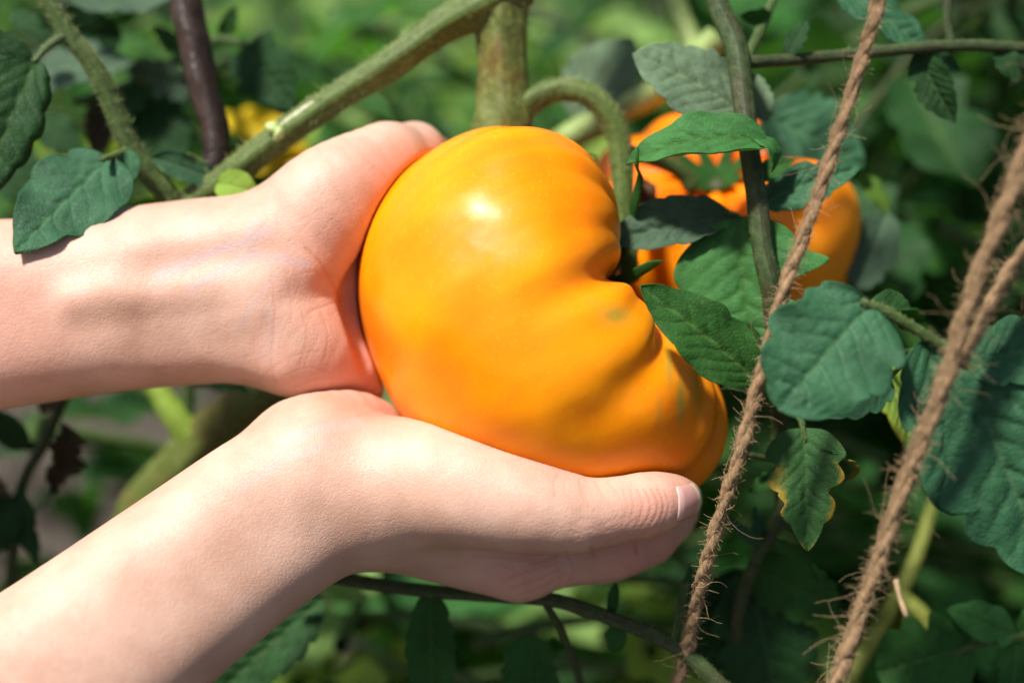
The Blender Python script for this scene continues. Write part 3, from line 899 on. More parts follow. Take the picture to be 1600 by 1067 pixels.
# ---- far foliage: many tomato leaves, each with its stalk, blurred by distance into one mass
LOW = [leaf_grid(NU=15, NV=9, width=w_, teeth=4, tooth=.16, lobes=lb, fold=f_, arch=ar, wave=.05, relief=.6, seed=40 + i, b=bb)
       for i, (w_, lb, f_, ar, bb) in enumerate([(.5, (), .2, .1, .9), (.62, ((.35, 1, .3, .06), (.4, -1, .3, .06)), .25, -.05, .8), (.45, (), .35, .14, 1.0),
                                                (.7, ((.3, 0, .35, .06), (.55, 0, .25, .05)), .15, .05, .75), (.55, ((.3, 1, .4, .06),), .1, -.1, .9)])]

class Mass:
    def __init__(self): self.V = []; self.F = []; self.ve = []; self.ed = []; self.uv = []; self.mi = []; self.n = 0
    def add(self, V, F, ve, ed, uv, mi):
        self.V.append(V); self.F += (np.asarray(F) + self.n).tolist() if not isinstance(F, list) else [[k + self.n for k in f] for f in F]
        self.ve.append(ve); self.ed.append(ed); self.uv.append(uv); self.mi += [mi] * len(F); self.n += len(V)
    def build(self, name, mats, **kw):
        o = mesh_obj(name, np.vstack(self.V), self.F, mats, attrs=dict(vein=np.concatenate(self.ve), edge=np.concatenate(self.ed)), uvs=np.vstack(self.uv), origin=np.zeros(3))
        o.data.polygons.foreach_set('material_index', np.array(self.mi, np.int32))
        return tag(o, **kw)

def put_leaf(mass, base, X, up, L_, k, mi):
    V, F, ve, ed, uv = LOW[k]
    X = nrm(X); N = nrm(up - (up @ X) * X); Y = np.cross(N, X)
    mass.add(base + L_ * (V[:, 0:1] * X + V[:, 1:2] * Y + V[:, 2:3] * N), F, ve, ed, uv, mi)

def put_tube(mass, path, rad, mi, seg=6):
    V, F, uv = tube_data(np.asarray(path), np.asarray(rad), seg, capends=False)
    mass.add(V, F, np.zeros(len(V)), np.zeros(len(V)), uv * np.array([1, 20]), mi)

def compound(mass, base, dirv, L_, rs, mi_leaf, mi_stem, droop=.5):
    """a tomato leaf: arching stalk with 5 to 9 leaflets"""
    dirv = nrm(dirv)
    n = 8
    pts = [base]; d = dirv.copy()
    for i in range(n):
        d = nrm(d + np.array([0, 0, -droop * .16])); pts.append(pts[-1] + d * L_ / n)
    pts = np.array(pts)
    put_tube(mass, pts, np.linspace(.0032, .0014, n + 1), mi_stem, 5)
    side = nrm(np.cross(d, [0, 0, 1]) + 1e-6)
    up = np.cross(side, d)
    put_leaf(mass, pts[-1], d, up + .3 * rs.normal(size=3), L_ * rs.uniform(.34, .48), rs.integers(0, 5), mi_leaf)
    for i in (3, 5, 7):
        for sg in (-1, 1):
            if rs.random() < .1: continue
            dd = nrm(nrm(pts[i] - pts[i - 1]) * .55 + sg * side * rs.uniform(.7, 1.1) + np.array([0, 0, rs.uniform(-.45, .1)]))
            put_leaf(mass, pts[i] + dd * .006, dd, np.array([0, 0, 1.0]) + .35 * rs.normal(size=3), L_ * rs.uniform(.24, .40), rs.integers(0, 5),
                     mi_leaf if rs.random() > .08 else mi_leaf)

def bg_plant(mass, x, y, h, rs, leaves, stems, dens=1.0, lmin=.16, lmax=.28, z0=.03):
    pts = [np.array([x, y, -.01])]
    lean = rs.normal(size=2) * .12
    for i in range(8):
        pts.append(pts[-1] + np.array([lean[0] * h / 8 + rs.normal() * .008, lean[1] * h / 8 + rs.normal() * .008, h / 8]))
    pts = catmull(np.array(pts), 40)
    si = stems[rs.integers(0, len(stems))]
    put_tube(mass, pts, np.linspace(.008, .003, len(pts)), si, 7)
    n = int(h / .045 * dens); az = rs.uniform(0, 6.28)
    for k in range(n):
        t = (k + .5) / n
        p = pts[min(len(pts) - 1, int(t * (len(pts) - 1)))]
        if p[2] < z0: continue
        az += 2.4 + rs.normal() * .3
        d = np.array([math.cos(az), math.sin(az), rs.uniform(.1, .8)])
        compound(mass, p, d, rs.uniform(lmin, lmax) * (1 - .3 * t), rs, leaves[rs.integers(0, len(leaves))], si, rs.uniform(.5, 1.3))

BG = Mass()
BGM = [M['leaf_mid'], M['leaf_dark'], M['leaf_fresh'], M['leaf_lit'], M['leaf_under'], M['leaf_yellow'], M['leaf_brown'], M['stem_green'], M['stem_pale'], M['leaf_lime'], M['stem_dark'], M['leaf_sunny']]
rs = np.random.default_rng(11)
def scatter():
    sun_l = [0, 2, 3, 11, 9, 3, 2, 11]; shade_l = [0, 1, 1, 1]  # sun and shade painted by leaf colour: brighter set left, darker set right
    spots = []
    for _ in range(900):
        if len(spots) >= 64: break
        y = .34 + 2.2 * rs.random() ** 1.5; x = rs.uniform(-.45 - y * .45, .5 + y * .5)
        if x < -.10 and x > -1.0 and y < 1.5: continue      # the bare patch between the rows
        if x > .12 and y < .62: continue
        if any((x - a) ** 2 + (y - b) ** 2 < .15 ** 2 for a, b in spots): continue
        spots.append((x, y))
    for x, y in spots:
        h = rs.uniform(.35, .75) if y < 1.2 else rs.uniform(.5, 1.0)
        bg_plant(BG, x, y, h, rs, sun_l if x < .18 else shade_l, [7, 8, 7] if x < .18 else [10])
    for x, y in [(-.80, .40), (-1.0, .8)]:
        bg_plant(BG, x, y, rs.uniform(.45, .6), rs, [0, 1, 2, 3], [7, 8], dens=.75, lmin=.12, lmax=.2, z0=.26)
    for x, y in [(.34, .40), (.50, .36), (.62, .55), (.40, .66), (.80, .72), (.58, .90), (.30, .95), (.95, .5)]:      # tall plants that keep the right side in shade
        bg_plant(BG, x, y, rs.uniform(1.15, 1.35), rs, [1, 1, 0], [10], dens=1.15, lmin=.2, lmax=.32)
    for _ in range(60):   # low yellow and brown leaves lying about under the plants
        x, y = rs.uniform(-.35, .5), rs.uniform(.15, .9)
        put_leaf(BG, np.array([x, y, rs.uniform(.01, .16)]), rs.normal(size=3) * np.array([1, 1, .3]), np.array([0, 0, 1]) + rs.normal(size=3) * .4, rs.uniform(.03, .07), rs.integers(0, 5), [6, 6, 9, 5][rs.integers(0, 4)])
def layer():
    # leaves of the same row just behind the fruit, thick enough to leave dark gaps
    r2 = np.random.default_rng(5)
    zones = [(380, 1160, 950, 1120, 28, -1300, -420, [0, 0, 3, 2, 11, 9]), (1120, 1700, 660, 1120, 26, -1500, -700, [1, 0, 0, 3]), (1200, 1700, -60, 620, 28, -1800, -520, [1, 0, 0, 1, 3]),
             (-80, 330, -80, 300, 20, -2200, -560, [1, 1, 0, 1, 2, 11]), (360, 1150, -80, 190, 26, -3400, -1200, [2, 3, 11, 0, 2, 9, 11]), (-60, 60, 600, 900, 5, -900, -420, [1, 1, 6]), (930, 1250, 700, 960, 12, -1400, -600, [2, 3, 11])]
    for (x0, x1, y0, y1, n, z0, z1, kinds) in zones:
        for _ in range(n):
            b = W(Q(r2.uniform(x0, x1), r2.uniform(y0, y1), r2.uniform(z0, z1)))
            d = np.array([r2.normal(), abs(r2.normal()) * .8 + .1, r2.uniform(-.5, .3)])
            compound(BG, b, d, r2.uniform(.14, .25), r2, kinds[r2.integers(0, len(kinds))], 7, r2.uniform(.4, 1.2))
scatter()
layer()
BG.build('foliage', BGM, label='blurred mass of tomato leaves filling the garden behind', cat='foliage', kind='stuff')
# ------------------------------------------------------------------ the near vines, leaf by leaf
def vine(base, label):
    return empty('tomato_vine', W(Q(*base)), label, 'vine', 'tomato vines around the fruit')

HB = (620, 6.5, M['hair'], .55)
# the vine that bears the big fruit: thick trunk, long side branch, arching fruit stalk
v1 = vine((160, 1000, -700), 'thick hairy brown-green vine trunk with a side branch, rising behind the tomato')
stem('trunk', [(860, -700, -140, 36), (830, -420, -120, 42), (800, -160, -110, 46), (786, -60, -112, 45), (783, 20, -112, 43), (784, 85, -112, 38), (787, 150, -114, 39), (784, 205, -118, 47), (750, 310, -170, 46), (650, 420, -270, 44), (520, 530, -330, 40), (420, 610, -370, 38), (350, 660, -410, 38), (280, 730, -480, 38), (220, 810, -560, 38), (160, 1000, -700, 40)],
     M['stem_main'], v1, 150, 36, hair=(4200, 9, M['hair'], .5), ridge=.055, nr=5, lump=.06, seed=2)
b1 = stem('branch', [(800, -30, -112, 44), (772, -2, -104, 40), (742, 16, -96, 31), (690, 43, -88, 24.5), (610, 100, -84, 22.5), (520, 157, -80, 21), (440, 212, -80, 20.5), (385, 254, -84, 20.5), (330, 296, -92, 19), (250, 345, -110, 18), (120, 420, -150, 17)],
     M['stem_branch'], v1, 110, 32, hair=(7000, 10, M['hair'], .55), ridge=.10, nr=4, ridge_ph=.9, lump=.03, seed=3)
stem('fruit_stalk', [(800, 178, -110, 26), (828, 160, -104, 19), (862, 143, -98, 17), (905, 143, -92, 17), (940, 165, -88, 18), (964, 205, -84, 18), (972, 260, -78, 17), (974, 320, -70, 16), (980, 380, -66, 15), (985, 440, -66, 14)],
     M['stem_branch'], v1, 90, 24, hair=(3600, 9, M['hair'], .5), ridge=.03, nr=5, lump=.06, seed=4)
stem('branch_knot', [(418, 196, -62, 6), (424, 199, -58, 10), (432, 204, -64, 12)], M['cut'], v1, 12, 14, ridge=.06, nr=3, lump=.15)
stem('branch_knot', [(438, 200, -54, 5), (436, 208, -52, 8), (434, 216, -62, 9)], M['cut'], v1, 12, 14, ridge=.08, nr=3, lump=.15)
stem('scrape', [(436, 200, -68, 3), (450, 189, -68, 6), (470, 175, -68, 6), (490, 162, -69, 4.5), (504, 153, -70, 2)], M['scar'], v1, 24, 10, lump=.12)

# slanting vine at the left with its three leaves
v2 = vine((330, 420, -150), 'slender green vine slanting down past the forearm, dark leaf resting on the arm')
stem('stem', [(40, -60, -30, 13), (75, 5, -32, 13.5), (108, 55, -36, 13.5), (138, 92, -40, 14), (160, 128, -46, 15), (180, 175, -54, 15), (205, 232, -64, 15.5), (238, 278, -76, 15.5), (272, 318, -92, 16), (330, 420, -150, 17)],
     M['stem_green'], v2, 90, 24, hair=(3400, 8, M['hair'], .5), ridge=.07, nr=5, lump=.04, seed=5)
stem('leaf_stalk', [(112, 55, -34, 9), (92, 62, -26, 8), (70, 78, -12, 6), (52, 98, 0, 4.5)], M['stem_green'], v2, 30, 14, hair=(260, 5, M['hair'], .5), ridge=.12, nr=2)
leaf(v2, (58, 92, 0), (-30, 318, 40), 'leaf_dark', roll=10, width=.62, fold=.1, arch=.10, side_curl=(0, -2.4), seed=3, teeth=5, tooth=.09, lobes=((.28, 1, .1, .05),), under='leaf_under')
leaf(v2, (52, 100, -4), (-90, 70, 10), 'leaf_dark', roll=-10, width=.6, seed=4, teeth=5)
stem('leaf_stalk', [(210, 236, -60, 7), (196, 238, -40, 6.5), (178, 244, 0, 5), (160, 250, 40, 4)], M['stem_green'], v2, 26, 12, hair=(160, 4.5, M['hair'], .5))
leaf(v2, (172, 245, 5), (22, 393, 116), 'leaf_blue', roll=-12, width=.72, a=.40, b=.85, fold=.02, arch=.0, seed=6, teeth=5, tooth=.035, lobes=((.17, -1, .25, .05), (.72, 1, .12, .05)), nveins=6, relief=1.2, wave=.025)
leaf(v2, (200, 234, -30), (203, 283, -14), 'leaf_blue', roll=15, width=.66, fold=.2, seed=7, teeth=2, tooth=.05, a=.6, b=.6)

# dark purple stake-like stem and the two small leaves at its foot
v3 = vine((345, 330, -140), 'dark purple-brown glossy stem bending down to the branch, two small leaves at its foot')
stem('stem', [(285, -120, -160, 25), (290, 0, -150, 25), (304, 70, -140, 25), (318, 140, -130, 24), (334, 195, -120, 22), (338, 240, -112, 21), (334, 272, -108, 18), (345, 330, -140, 16)],
     M['stem_purple'], v3, 90, 24, ridge=.05, nr=3, lump=.03, seed=6)
leaf(v3, (338, 282, -90), (238, 246, -70), 'leaf_edge', roll=-14, width=.46, a=.55, b=.6, fold=.3, arch=.04, seed=9, teeth=2, tooth=.06, nveins=5, side_curl=(.9, 0))
leaf(v3, (338, 287, -50), (402, 302, -30), 'leaf_lime', roll=12, width=.72, a=.5, b=.5, fold=.25, arch=.14, seed=10, teeth=2, tooth=.08, nveins=4, relief=1.5)

# vine in the upper left shade
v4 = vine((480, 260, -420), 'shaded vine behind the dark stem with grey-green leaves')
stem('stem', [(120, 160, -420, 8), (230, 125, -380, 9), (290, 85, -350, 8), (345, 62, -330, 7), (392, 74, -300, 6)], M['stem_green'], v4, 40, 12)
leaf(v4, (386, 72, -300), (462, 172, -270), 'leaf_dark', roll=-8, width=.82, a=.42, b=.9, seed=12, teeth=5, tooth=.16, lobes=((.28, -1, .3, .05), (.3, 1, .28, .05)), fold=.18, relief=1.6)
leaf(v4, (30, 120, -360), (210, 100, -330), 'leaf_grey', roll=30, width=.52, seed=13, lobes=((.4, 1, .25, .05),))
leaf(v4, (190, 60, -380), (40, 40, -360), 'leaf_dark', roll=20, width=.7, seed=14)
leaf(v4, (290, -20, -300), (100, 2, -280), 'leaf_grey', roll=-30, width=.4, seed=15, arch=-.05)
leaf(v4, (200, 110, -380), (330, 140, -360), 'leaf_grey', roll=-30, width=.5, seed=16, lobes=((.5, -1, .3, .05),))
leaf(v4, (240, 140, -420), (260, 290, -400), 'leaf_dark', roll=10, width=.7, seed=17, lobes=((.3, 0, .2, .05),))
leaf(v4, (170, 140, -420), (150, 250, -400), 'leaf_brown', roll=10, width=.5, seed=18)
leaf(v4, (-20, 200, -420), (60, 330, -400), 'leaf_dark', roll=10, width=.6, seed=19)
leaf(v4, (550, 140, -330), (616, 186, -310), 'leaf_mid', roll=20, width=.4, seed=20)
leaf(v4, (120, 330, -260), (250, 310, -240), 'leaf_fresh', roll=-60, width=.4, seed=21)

# the dark upright vine right of the fruit
v5 = vine((1235, 1200, -300), 'dark upright vine in front of the second tomato, hung with curled leaves')
stem('stem', [(960, -620, -90, 14), (1030, -330, -40, 16), (1095, -90, 0, 17), (1122, 10, 20, 17.5), (1150, 75, 36, 18), (1160, 150, 52, 17), (1170, 230, 66, 16.5), (1182, 310, 80, 16.5), (1190, 380, 90, 16.5), (1204, 450, 92, 16.5), (1212, 540, 70, 14), (1217, 620, 30, 12), (1217, 690, -22, 11.5), (1221, 780, -30, 10), (1222, 800, -34, 15), (1205, 835, -42, 10), (1178, 880, -60, 10), (1150, 980, -110, 10), (1140, 1200, -200, 10)],
     M['stem_dark'], v5, 200, 22, hair=(700, 5, M['hair'], .35), ridge=.05, nr=5, lump=.04, seed=8)
stem('side_branch', [(1152, 96, 38, 11), (1200, 96, 24, 10.5), (1280, 90, -14, 9.5), (1360, 82, -16, 9.5), (1450, 74, -20, 9.5), (1540, 72, -26, 9.5), (1680, 82, -40, 9)], M['stem_dark'], v5, 70, 16, hair=(200, 4.5, M['hair'], .35), lump=.04)
stem('side_branch', [(1488, 74, -22, 7), (1480, 30, -26, 7), (1490, -50, -30, 7), (1530, -260, -40, 5)], M['stem_dark'], v5, 20, 12)
stem('shoot', [(1160, 110, -30, 8), (1182, 60, -60, 8), (1200, 20, -80, 7), (1225, -40, -90, 6)], M['stem_green'], v5, 30, 12, hair=(300, 4, M['hair'], .4))
leaf(v5, (1204, 24, -70), (1156, 24, -50), 'leaf_mid', roll=40, width=.5, seed=31, teeth=2)
leaf(v5, (1168, 178, 14), (990, 82, 20), 'leaf_under', roll=-22, width=.66, a=.48, b=.72, seed=32, teeth=7, tooth=.06, fold=.04, arch=.04, nveins=7, relief=1.4, under='leaf_mid')
leaf(v5, (1196, 190, -30), (1170, 110, -60), 'leaf_under', roll=0, width=.5, seed=33)
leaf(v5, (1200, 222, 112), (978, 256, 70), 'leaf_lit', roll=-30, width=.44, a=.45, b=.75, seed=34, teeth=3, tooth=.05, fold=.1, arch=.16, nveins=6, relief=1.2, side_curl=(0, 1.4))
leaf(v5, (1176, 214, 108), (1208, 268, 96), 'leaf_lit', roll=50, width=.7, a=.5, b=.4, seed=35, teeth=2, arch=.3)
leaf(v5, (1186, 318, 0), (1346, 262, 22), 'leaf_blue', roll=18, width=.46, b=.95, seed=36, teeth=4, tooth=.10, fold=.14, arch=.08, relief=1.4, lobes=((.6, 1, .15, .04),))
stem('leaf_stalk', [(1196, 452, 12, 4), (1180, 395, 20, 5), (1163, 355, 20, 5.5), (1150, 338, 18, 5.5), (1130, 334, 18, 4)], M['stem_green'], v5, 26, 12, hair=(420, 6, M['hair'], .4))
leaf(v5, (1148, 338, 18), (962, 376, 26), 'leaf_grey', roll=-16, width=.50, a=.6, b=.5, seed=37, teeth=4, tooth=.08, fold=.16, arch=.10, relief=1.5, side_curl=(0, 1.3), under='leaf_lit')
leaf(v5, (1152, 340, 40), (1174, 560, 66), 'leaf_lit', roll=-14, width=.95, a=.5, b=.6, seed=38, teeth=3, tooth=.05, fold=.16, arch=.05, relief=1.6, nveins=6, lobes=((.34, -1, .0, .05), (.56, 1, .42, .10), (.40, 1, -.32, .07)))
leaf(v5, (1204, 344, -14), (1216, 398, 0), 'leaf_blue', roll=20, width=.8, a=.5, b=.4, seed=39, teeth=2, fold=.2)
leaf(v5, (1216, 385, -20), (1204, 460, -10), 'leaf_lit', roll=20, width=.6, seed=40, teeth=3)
leaf(v5, (1186, 596, 200), (1001, 447, 226), 'leaf_mid', roll=-14, width=.47, a=.50, b=.80, seed=41, teeth=5, tooth=.045, fold=.10, arch=.05, relief=1.3, nveins=7, lobes=((.42, -1, .10, .03),))
stem('leaf_stalk', [(1216, 560, 0, 5), (1208, 580, 100, 5), (1186, 597, 205, 4)], M['stem_green'], v5, 20, 12)
leaf(v5, (1190, 540, 90), (1146, 512, 120), 'leaf_mid', roll=-50, width=.6, a=.5, b=.45, seed=42, teeth=2, fold=.3)
leaf(v5, (1192, 540, 90), (1150, 536, 110), 'leaf_edge', roll=40, width=.4, seed=43, teeth=2, fold=.3)
# the leaf hanging at the branch in the upper right corner
leaf(v5, (1300, -20, -60), (1452, 84, -40), 'leaf_blue', roll=26, width=.46, seed=44, lobes=((.6, 0, .2, .05),), relief=1.6)
leaf(v5, (1432, 80, -40), (1492, 192, -30), 'leaf_dark', roll=-30, width=.5, seed=45, lobes=((.35, -1, .3, .06),), fold=.3, relief=1.5)
leaf(v5, (1450, 84, -60), (1500, 110, -60), 'leaf_blue', roll=-40, width=.6, seed=46)
# lower shoot with a withering leaf
stem('leaf_stalk', [(1217, 712, -20, 5), (1200, 716, 0, 5), (1172, 710, 20, 4)], M['stem_dark'], v5, 16, 10)
stem('leaf_stalk', [(1216, 610, 10, 5), (1236, 628, 60, 5), (1250, 652, 92, 5), (1258, 690, 100, 4.5)], M['stem_green'], v5, 24, 12, hair=(160, 4, M['hair'], .4))
leaf(v5, (1257, 668, 100), (1262, 860, 112), 'leaf_wither', roll=-10, width=.66, a=.38, b=.9, seed=47, teeth=4, tooth=.16, fold=.14, arch=.05, relief=1.4, lobes=((.62, -1, .25, .05), (.5, 1, .3, .05)), label='leaf with a yellow and brown scorched edge')
leaf(v5, (1262, 705, 98), (1340, 742, 92), 'leaf_wither', roll=-34, width=.80, a=.5, b=.5, seed=48, teeth=4, tooth=.14, fold=.3, arch=.10, relief=1.4, side_curl=(-1.2, 0))
leaf(v5, (1190, 850, -30), (1140, 806, -10), 'leaf_blue', roll=40, width=.36, seed=49, teeth=2, fold=.3)
leaf(v5, (1184, 858, -40), (1180, 790, -50), 'leaf_blue', roll=-30, width=.5, seed=50, teeth=2)
leaf(v5, (1210, 842, -30), (1282, 912, -10), 'leaf_mid', roll=-35, width=.30, seed=51, teeth=3, fold=.35, arch=-.12)
# broad shaded leaf low behind the twine
leaf(v5, (1170, 885, -120), (1310, 945, -110), 'leaf_mid', roll=-20, width=.75, seed=52, a=.5, b=.6, lobes=((.5, 0, .2, .05),))
leaf(v5, (1165, 890, -130), (1215, 1110, -150), 'leaf_dark', roll=10, width=.75, seed=53, a=.5, b=.6, lobes=((.4, 0, .2, .05),))
leaf(v5, (1160, 890, -150), (1090, 1060, -160), 'leaf_dark', roll=10, width=.7, seed=54)
# broad blurred leaves behind it
leaf(v5, (1190, 180, -260), (1350, 260, -240), 'leaf_blue', roll=10, width=.8, seed=55, relief=1.5)
leaf(v5, (1385, 330, -260), (1335, 450, -230), 'leaf_grey', roll=10, width=.62, a=.5, b=.5, seed=56, tooth=.14)
leaf(v5, (1340, 270, -280), (1390, 340, -260), 'leaf_fresh', roll=30, width=.5, seed=57)

# the near branch with broad blue-green leaves
v6 = vine((1760, 1100, 250), 'near leafy branch with broad blue-green leaves, in front of the twine')
stem('stem', [(1345, 472, 318, 6), (1380, 484, 314, 8), (1430, 514, 308, 8.5), (1480, 548, 300, 8.5), (1530, 590, 292, 7.5), (1590, 660, 286, 6), (1640, 740, 280, 5)], M['stem_green'], v6, 60, 16, hair=(700, 5, M['hair'], .5))
leaf(v6, (1362, 474, 318), (1216, 640, 330), 'leaf_blue', roll=-14, width=.98, a=.38, b=.58, seed=61, teeth=4, tooth=.10, fold=.06, arch=.06, nveins=6, relief=1.7, lobes=((.30, -1, .22, .07), (.62, 1, .10, .06)), wave=.05)
leaf(v6, (1360, 480, 300), (1440, 520, 250), 'leaf_wither', roll=50, width=.7, seed=62, teeth=2, fold=.4)
leaf(v6, (1400, 486, 290), (1444, 500, 270), 'leaf_mid', roll=-40, width=.8, seed=63, teeth=2, fold=.4)
leaf(v6, (1500, 562, 298), (1640, 900, 270), 'leaf_blue', roll=-6, width=.66, a=.45, b=.70, seed=64, teeth=5, tooth=.15, fold=.05, arch=.04, nveins=7, relief=1.5, lobes=((.42, -1, .2, .05), (.5, 1, .2, .05)))
leaf(v6, (1450, 530, 300), (1500, 806, 278), 'leaf_blue', roll=6, width=.52, a=.42, b=.5, seed=65, teeth=4, tooth=.09, fold=.05, arch=.04, nveins=7, relief=1.5)
leaf(v6, (1512, 576, 296), (1690, 520, 280), 'leaf_blue', roll=20, width=.6, a=.5, b=.6, seed=66, teeth=4, tooth=.12, relief=1.6)
leaf(v6, (1392, 594, 60), (1270, 640, 80), 'leaf_blue', roll=-20, width=.66, a=.45, b=.6, seed=67, teeth=4, tooth=.14, relief=1.7)
leaf(v6, (1370, 552, -60), (1430, 700, -40), 'leaf_lime', roll=20, width=.5, a=.5, b=.5, seed=68, teeth=4, fold=.2, relief=2.4, nveins=8)
stem('leaf_stalk', [(1460, 540, 290, 5), (1420, 560, 180, 5), (1390, 590, 70, 4)], M['stem_green'], v6, 16, 10)
stem('leaf_stalk', [(1480, 548, 290, 5), (1440, 548, 120, 5), (1370, 552, -60, 4)], M['stem_green'], v6, 16, 10)

# low stem crossing under the hands
v7 = vine((1180, 1130, 60), 'dark green stem crossing below the hands with leaves hanging from it')
stem('stem', [(420, 890, -60, 9), (540, 905, -40, 10), (660, 922, -20, 10.5), (780, 930, 0, 11), (870, 938, 20, 11), (960, 968, 40, 11.5), (1040, 1000, 52, 13), (1090, 1036, 60, 14), (1160, 1110, 66, 15)], M['stem_dark'], v7, 90, 20, hair=(900, 4.5, M['hair'], .4), ridge=.04, nr=5, lump=.03)
stem('cut_stub', [(1054, 1000, 56, 8), (1062, 960, 60, 7.5), (1072, 908, 64, 7)], M['stem_green'], v7, 20, 12)
stem('leaf_stalk', [(850, 938, 15, 6), (880, 990, -20, 6), (905, 1060, -60, 6), (915, 1110, -80, 5)], M['stem_dark'], v7, 24, 12)
leaf(v7, (672, 925, -40), (676, 1120, -60), 'leaf_mid', roll=0, width=.40, a=.5, b=.6, seed=71, fold=.14, relief=1.5)
leaf(v7, (828, 992, -90), (828, 1130, -110), 'leaf_mid', roll=0, width=.66, a=.45, b=.7, seed=72, lobes=((.3, 0, .2, .05),), relief=1.5)
leaf(v7, (960, 975, 30), (964, 1018, 26), 'leaf_mid', roll=0, width=.8, a=.5, b=.5, seed=73, teeth=1)
leaf(v7, (956, 964, 30), (962, 912, 26), 'leaf_mid', roll=30, width=.4, a=.5, b=.5, seed=74, teeth=1)
leaf(v7, (505, 935, -140), (340, 1085, -160), 'leaf_dark', roll=-20, width=.50, seed=75, fold=.2, relief=1.5)
leaf(v7, (1074, 950, 30), (1080, 880, 20), 'leaf_blue', roll=50, width=.3, seed=76, teeth=1)

# the foot of the trunk, out of focus above the soil
stem('fork', [(310, 690, -440, 30), (275, 650, -420, 22), (250, 615, -415, 17), (225, 585, -410, 14)], M['stem_lime'], v1, 24, 16, ridge=.05, nr=4)
stem('fork', [(292, 690, -430, 12), (294, 640, -420, 10), (296, 560, -410, 10)], M['stem_green'], v1, 16, 12)
leaf(v1, (300, 596, -300), (392, 612, -290), 'leaf_dark', roll=60, width=.5, seed=81)
# dry shaded leaves at the far lower left
v9 = vine((10, 1000, -420), 'withered dark leaves on a thin stem at the lower left edge')
stem('stem', [(110, 600, -240, 9), (70, 690, -260, 9), (30, 780, -290, 9), (10, 1000, -420, 9)], M['stem_dark'], v9, 30, 12)
leaf(v9, (100, 660, -240), (74, 770, -230), 'leaf_brown', roll=40, width=.7, seed=82, fold=.5, arch=.22, relief=2.6, tooth=.2, wave=.12, side_curl=(1.4, -1.2))
leaf(v9, (40, 700, -250), (-10, 640, -240), 'leaf_dark', roll=10, width=.7, seed=83)
leaf(v9, (30, 760, -260), (60, 880, -260), 'leaf_dark', roll=-30, width=.5, seed=84)
leaf(v9, (60, 640, -260), (110, 600, -250), 'leaf_brown', roll=30, width=.7, seed=85)
leaf(v9, (20, 800, -270), (-40, 720, -270), 'leaf_brown', roll=30, width=.7, seed=86)
leaf(v9, (30, 780, -260), (-60, 880, -240), 'leaf_dark', roll=10, width=.6, seed=87)

# compound leaf in the lower right corner
v10 = vine((1720, 1000, -60), 'dark lobed leaf spray in the lower right corner')
stem('stem', [(1440, 1040, -70, 5), (1510, 1012, -66, 7), (1570, 998, -62, 7), (1680, 990, -60, 7)], M['stem_green'], v10, 30, 12)
leaf(v10, (1520, 1008, -66), (1370, 1050, -70), 'leaf_mid', roll=-10, width=.95, a=.5, b=.5, seed=91, teeth=4, tooth=.14, lobes=((.4, 0, .25, .05),), relief=1.7)
leaf(v10, (1585, 992, -60), (1482, 952, -54), 'leaf_lit', roll=-20, width=.58, a=.5, b=.7, seed=92, teeth=3, tooth=.10, lobes=((.25, 1, .3, .05),), relief=1.6)
leaf(v10, (1588, 1002, -60), (1572, 1110, -56), 'leaf_mid', roll=10, width=.55, seed=93, relief=1.6)
leaf(v10, (1590, 990, -70), (1680, 930, -70), 'leaf_mid', roll=10, width=.55, seed=94)
stem('stem', [(1300, 1100, -300, 13), (1400, 935, -330, 12), (1435, 860, -350, 11), (1460, 780, -370, 10), (1490, 700, -390, 9)], M['stem_olive'], v10, 30, 14)
stem('stem', [(1405, 930, -320, 14), (1440, 960, -300, 13), (1470, 1010, -290, 12), (1480, 1100, -290, 12)], M['stem_olive'], v10, 24, 14)

# pale stems behind the second fruit
v11 = vine((700, 420, -700), 'pale green stem running slantwise behind the second tomato')
stem('stem', [(1120, 60, -380, 22), (1020, 145, -400, 22), (940, 190, -420, 22), (860, 240, -450, 22), (700, 420, -560, 20)], M['stem_pale'], v11, 40, 18, lump=.04)
stem('side_branch', [(1035, -60, -520, 20), (1060, 20, -500, 18), (1085, 75, -470, 18), (1110, 120, -440, 20)], M['stem_pale'], v11, 24, 16)
leaf(v11, (900, 190, -420), (990, 60, -440), 'leaf_under', roll=20, width=.8, seed=95)
leaf(v11, (870, 215, -440), (820, 160, -460), 'leaf_mid', roll=20, width=.8, seed=96)

# yellowed leaves behind the branch
v12 = vine((400, 420, -820), 'bright yellow leaves on a weak stem, blurred behind the slanting branch')
stem('stem', [(400, 420, -820, 8), (430, 300, -800, 8), (450, 240, -780, 6)], M['stem_lime'], v12, 14, 10)
leaf(v12, (480, 232, -780), (335, 178, -740), 'leaf_yellow', roll=-10, width=.42, seed=97, under='leaf_yellow', fold=.1, wave=.08, teeth=4, tooth=.16)
leaf(v12, (478, 244, -790), (352, 252, -750), 'leaf_yellow', roll=20, width=.34, seed=98, under='leaf_yellow', fold=.1, wave=.08, teeth=4, tooth=.16)
leaf(v12, (470, 240, -790), (500, 178, -780), 'leaf_lime', roll=20, width=.5, seed=99, teeth=4, tooth=.16)

# ------------------------------------------------------------------ second fruit and the sepals
SEC = dict(HERO); SEC.update(c=Q(1128, 348, -330), axis=(-.18, .60, .62), Re=236, Hs=160, Hb=185, n=2.4, ell=.06, ellp=.4, dim=.5, dimw=.5,
    val=[(p, d * 1.25, 9, .9) for p, d in [(0, .12), (38, .1), (80, .13), (118, .1), (160, .12), (205, .1), (245, .13), (290, .1), (325, .12)]],
    bump=[(60, 1.0, 40, .5, .08), (-120, 1.1, 40, .5, .1)])
tom2, fr2 = build_tomato(SEC, M['tomato2'], 'tomato', 'second orange tomato hanging behind the dark upright vine', 120, 260)

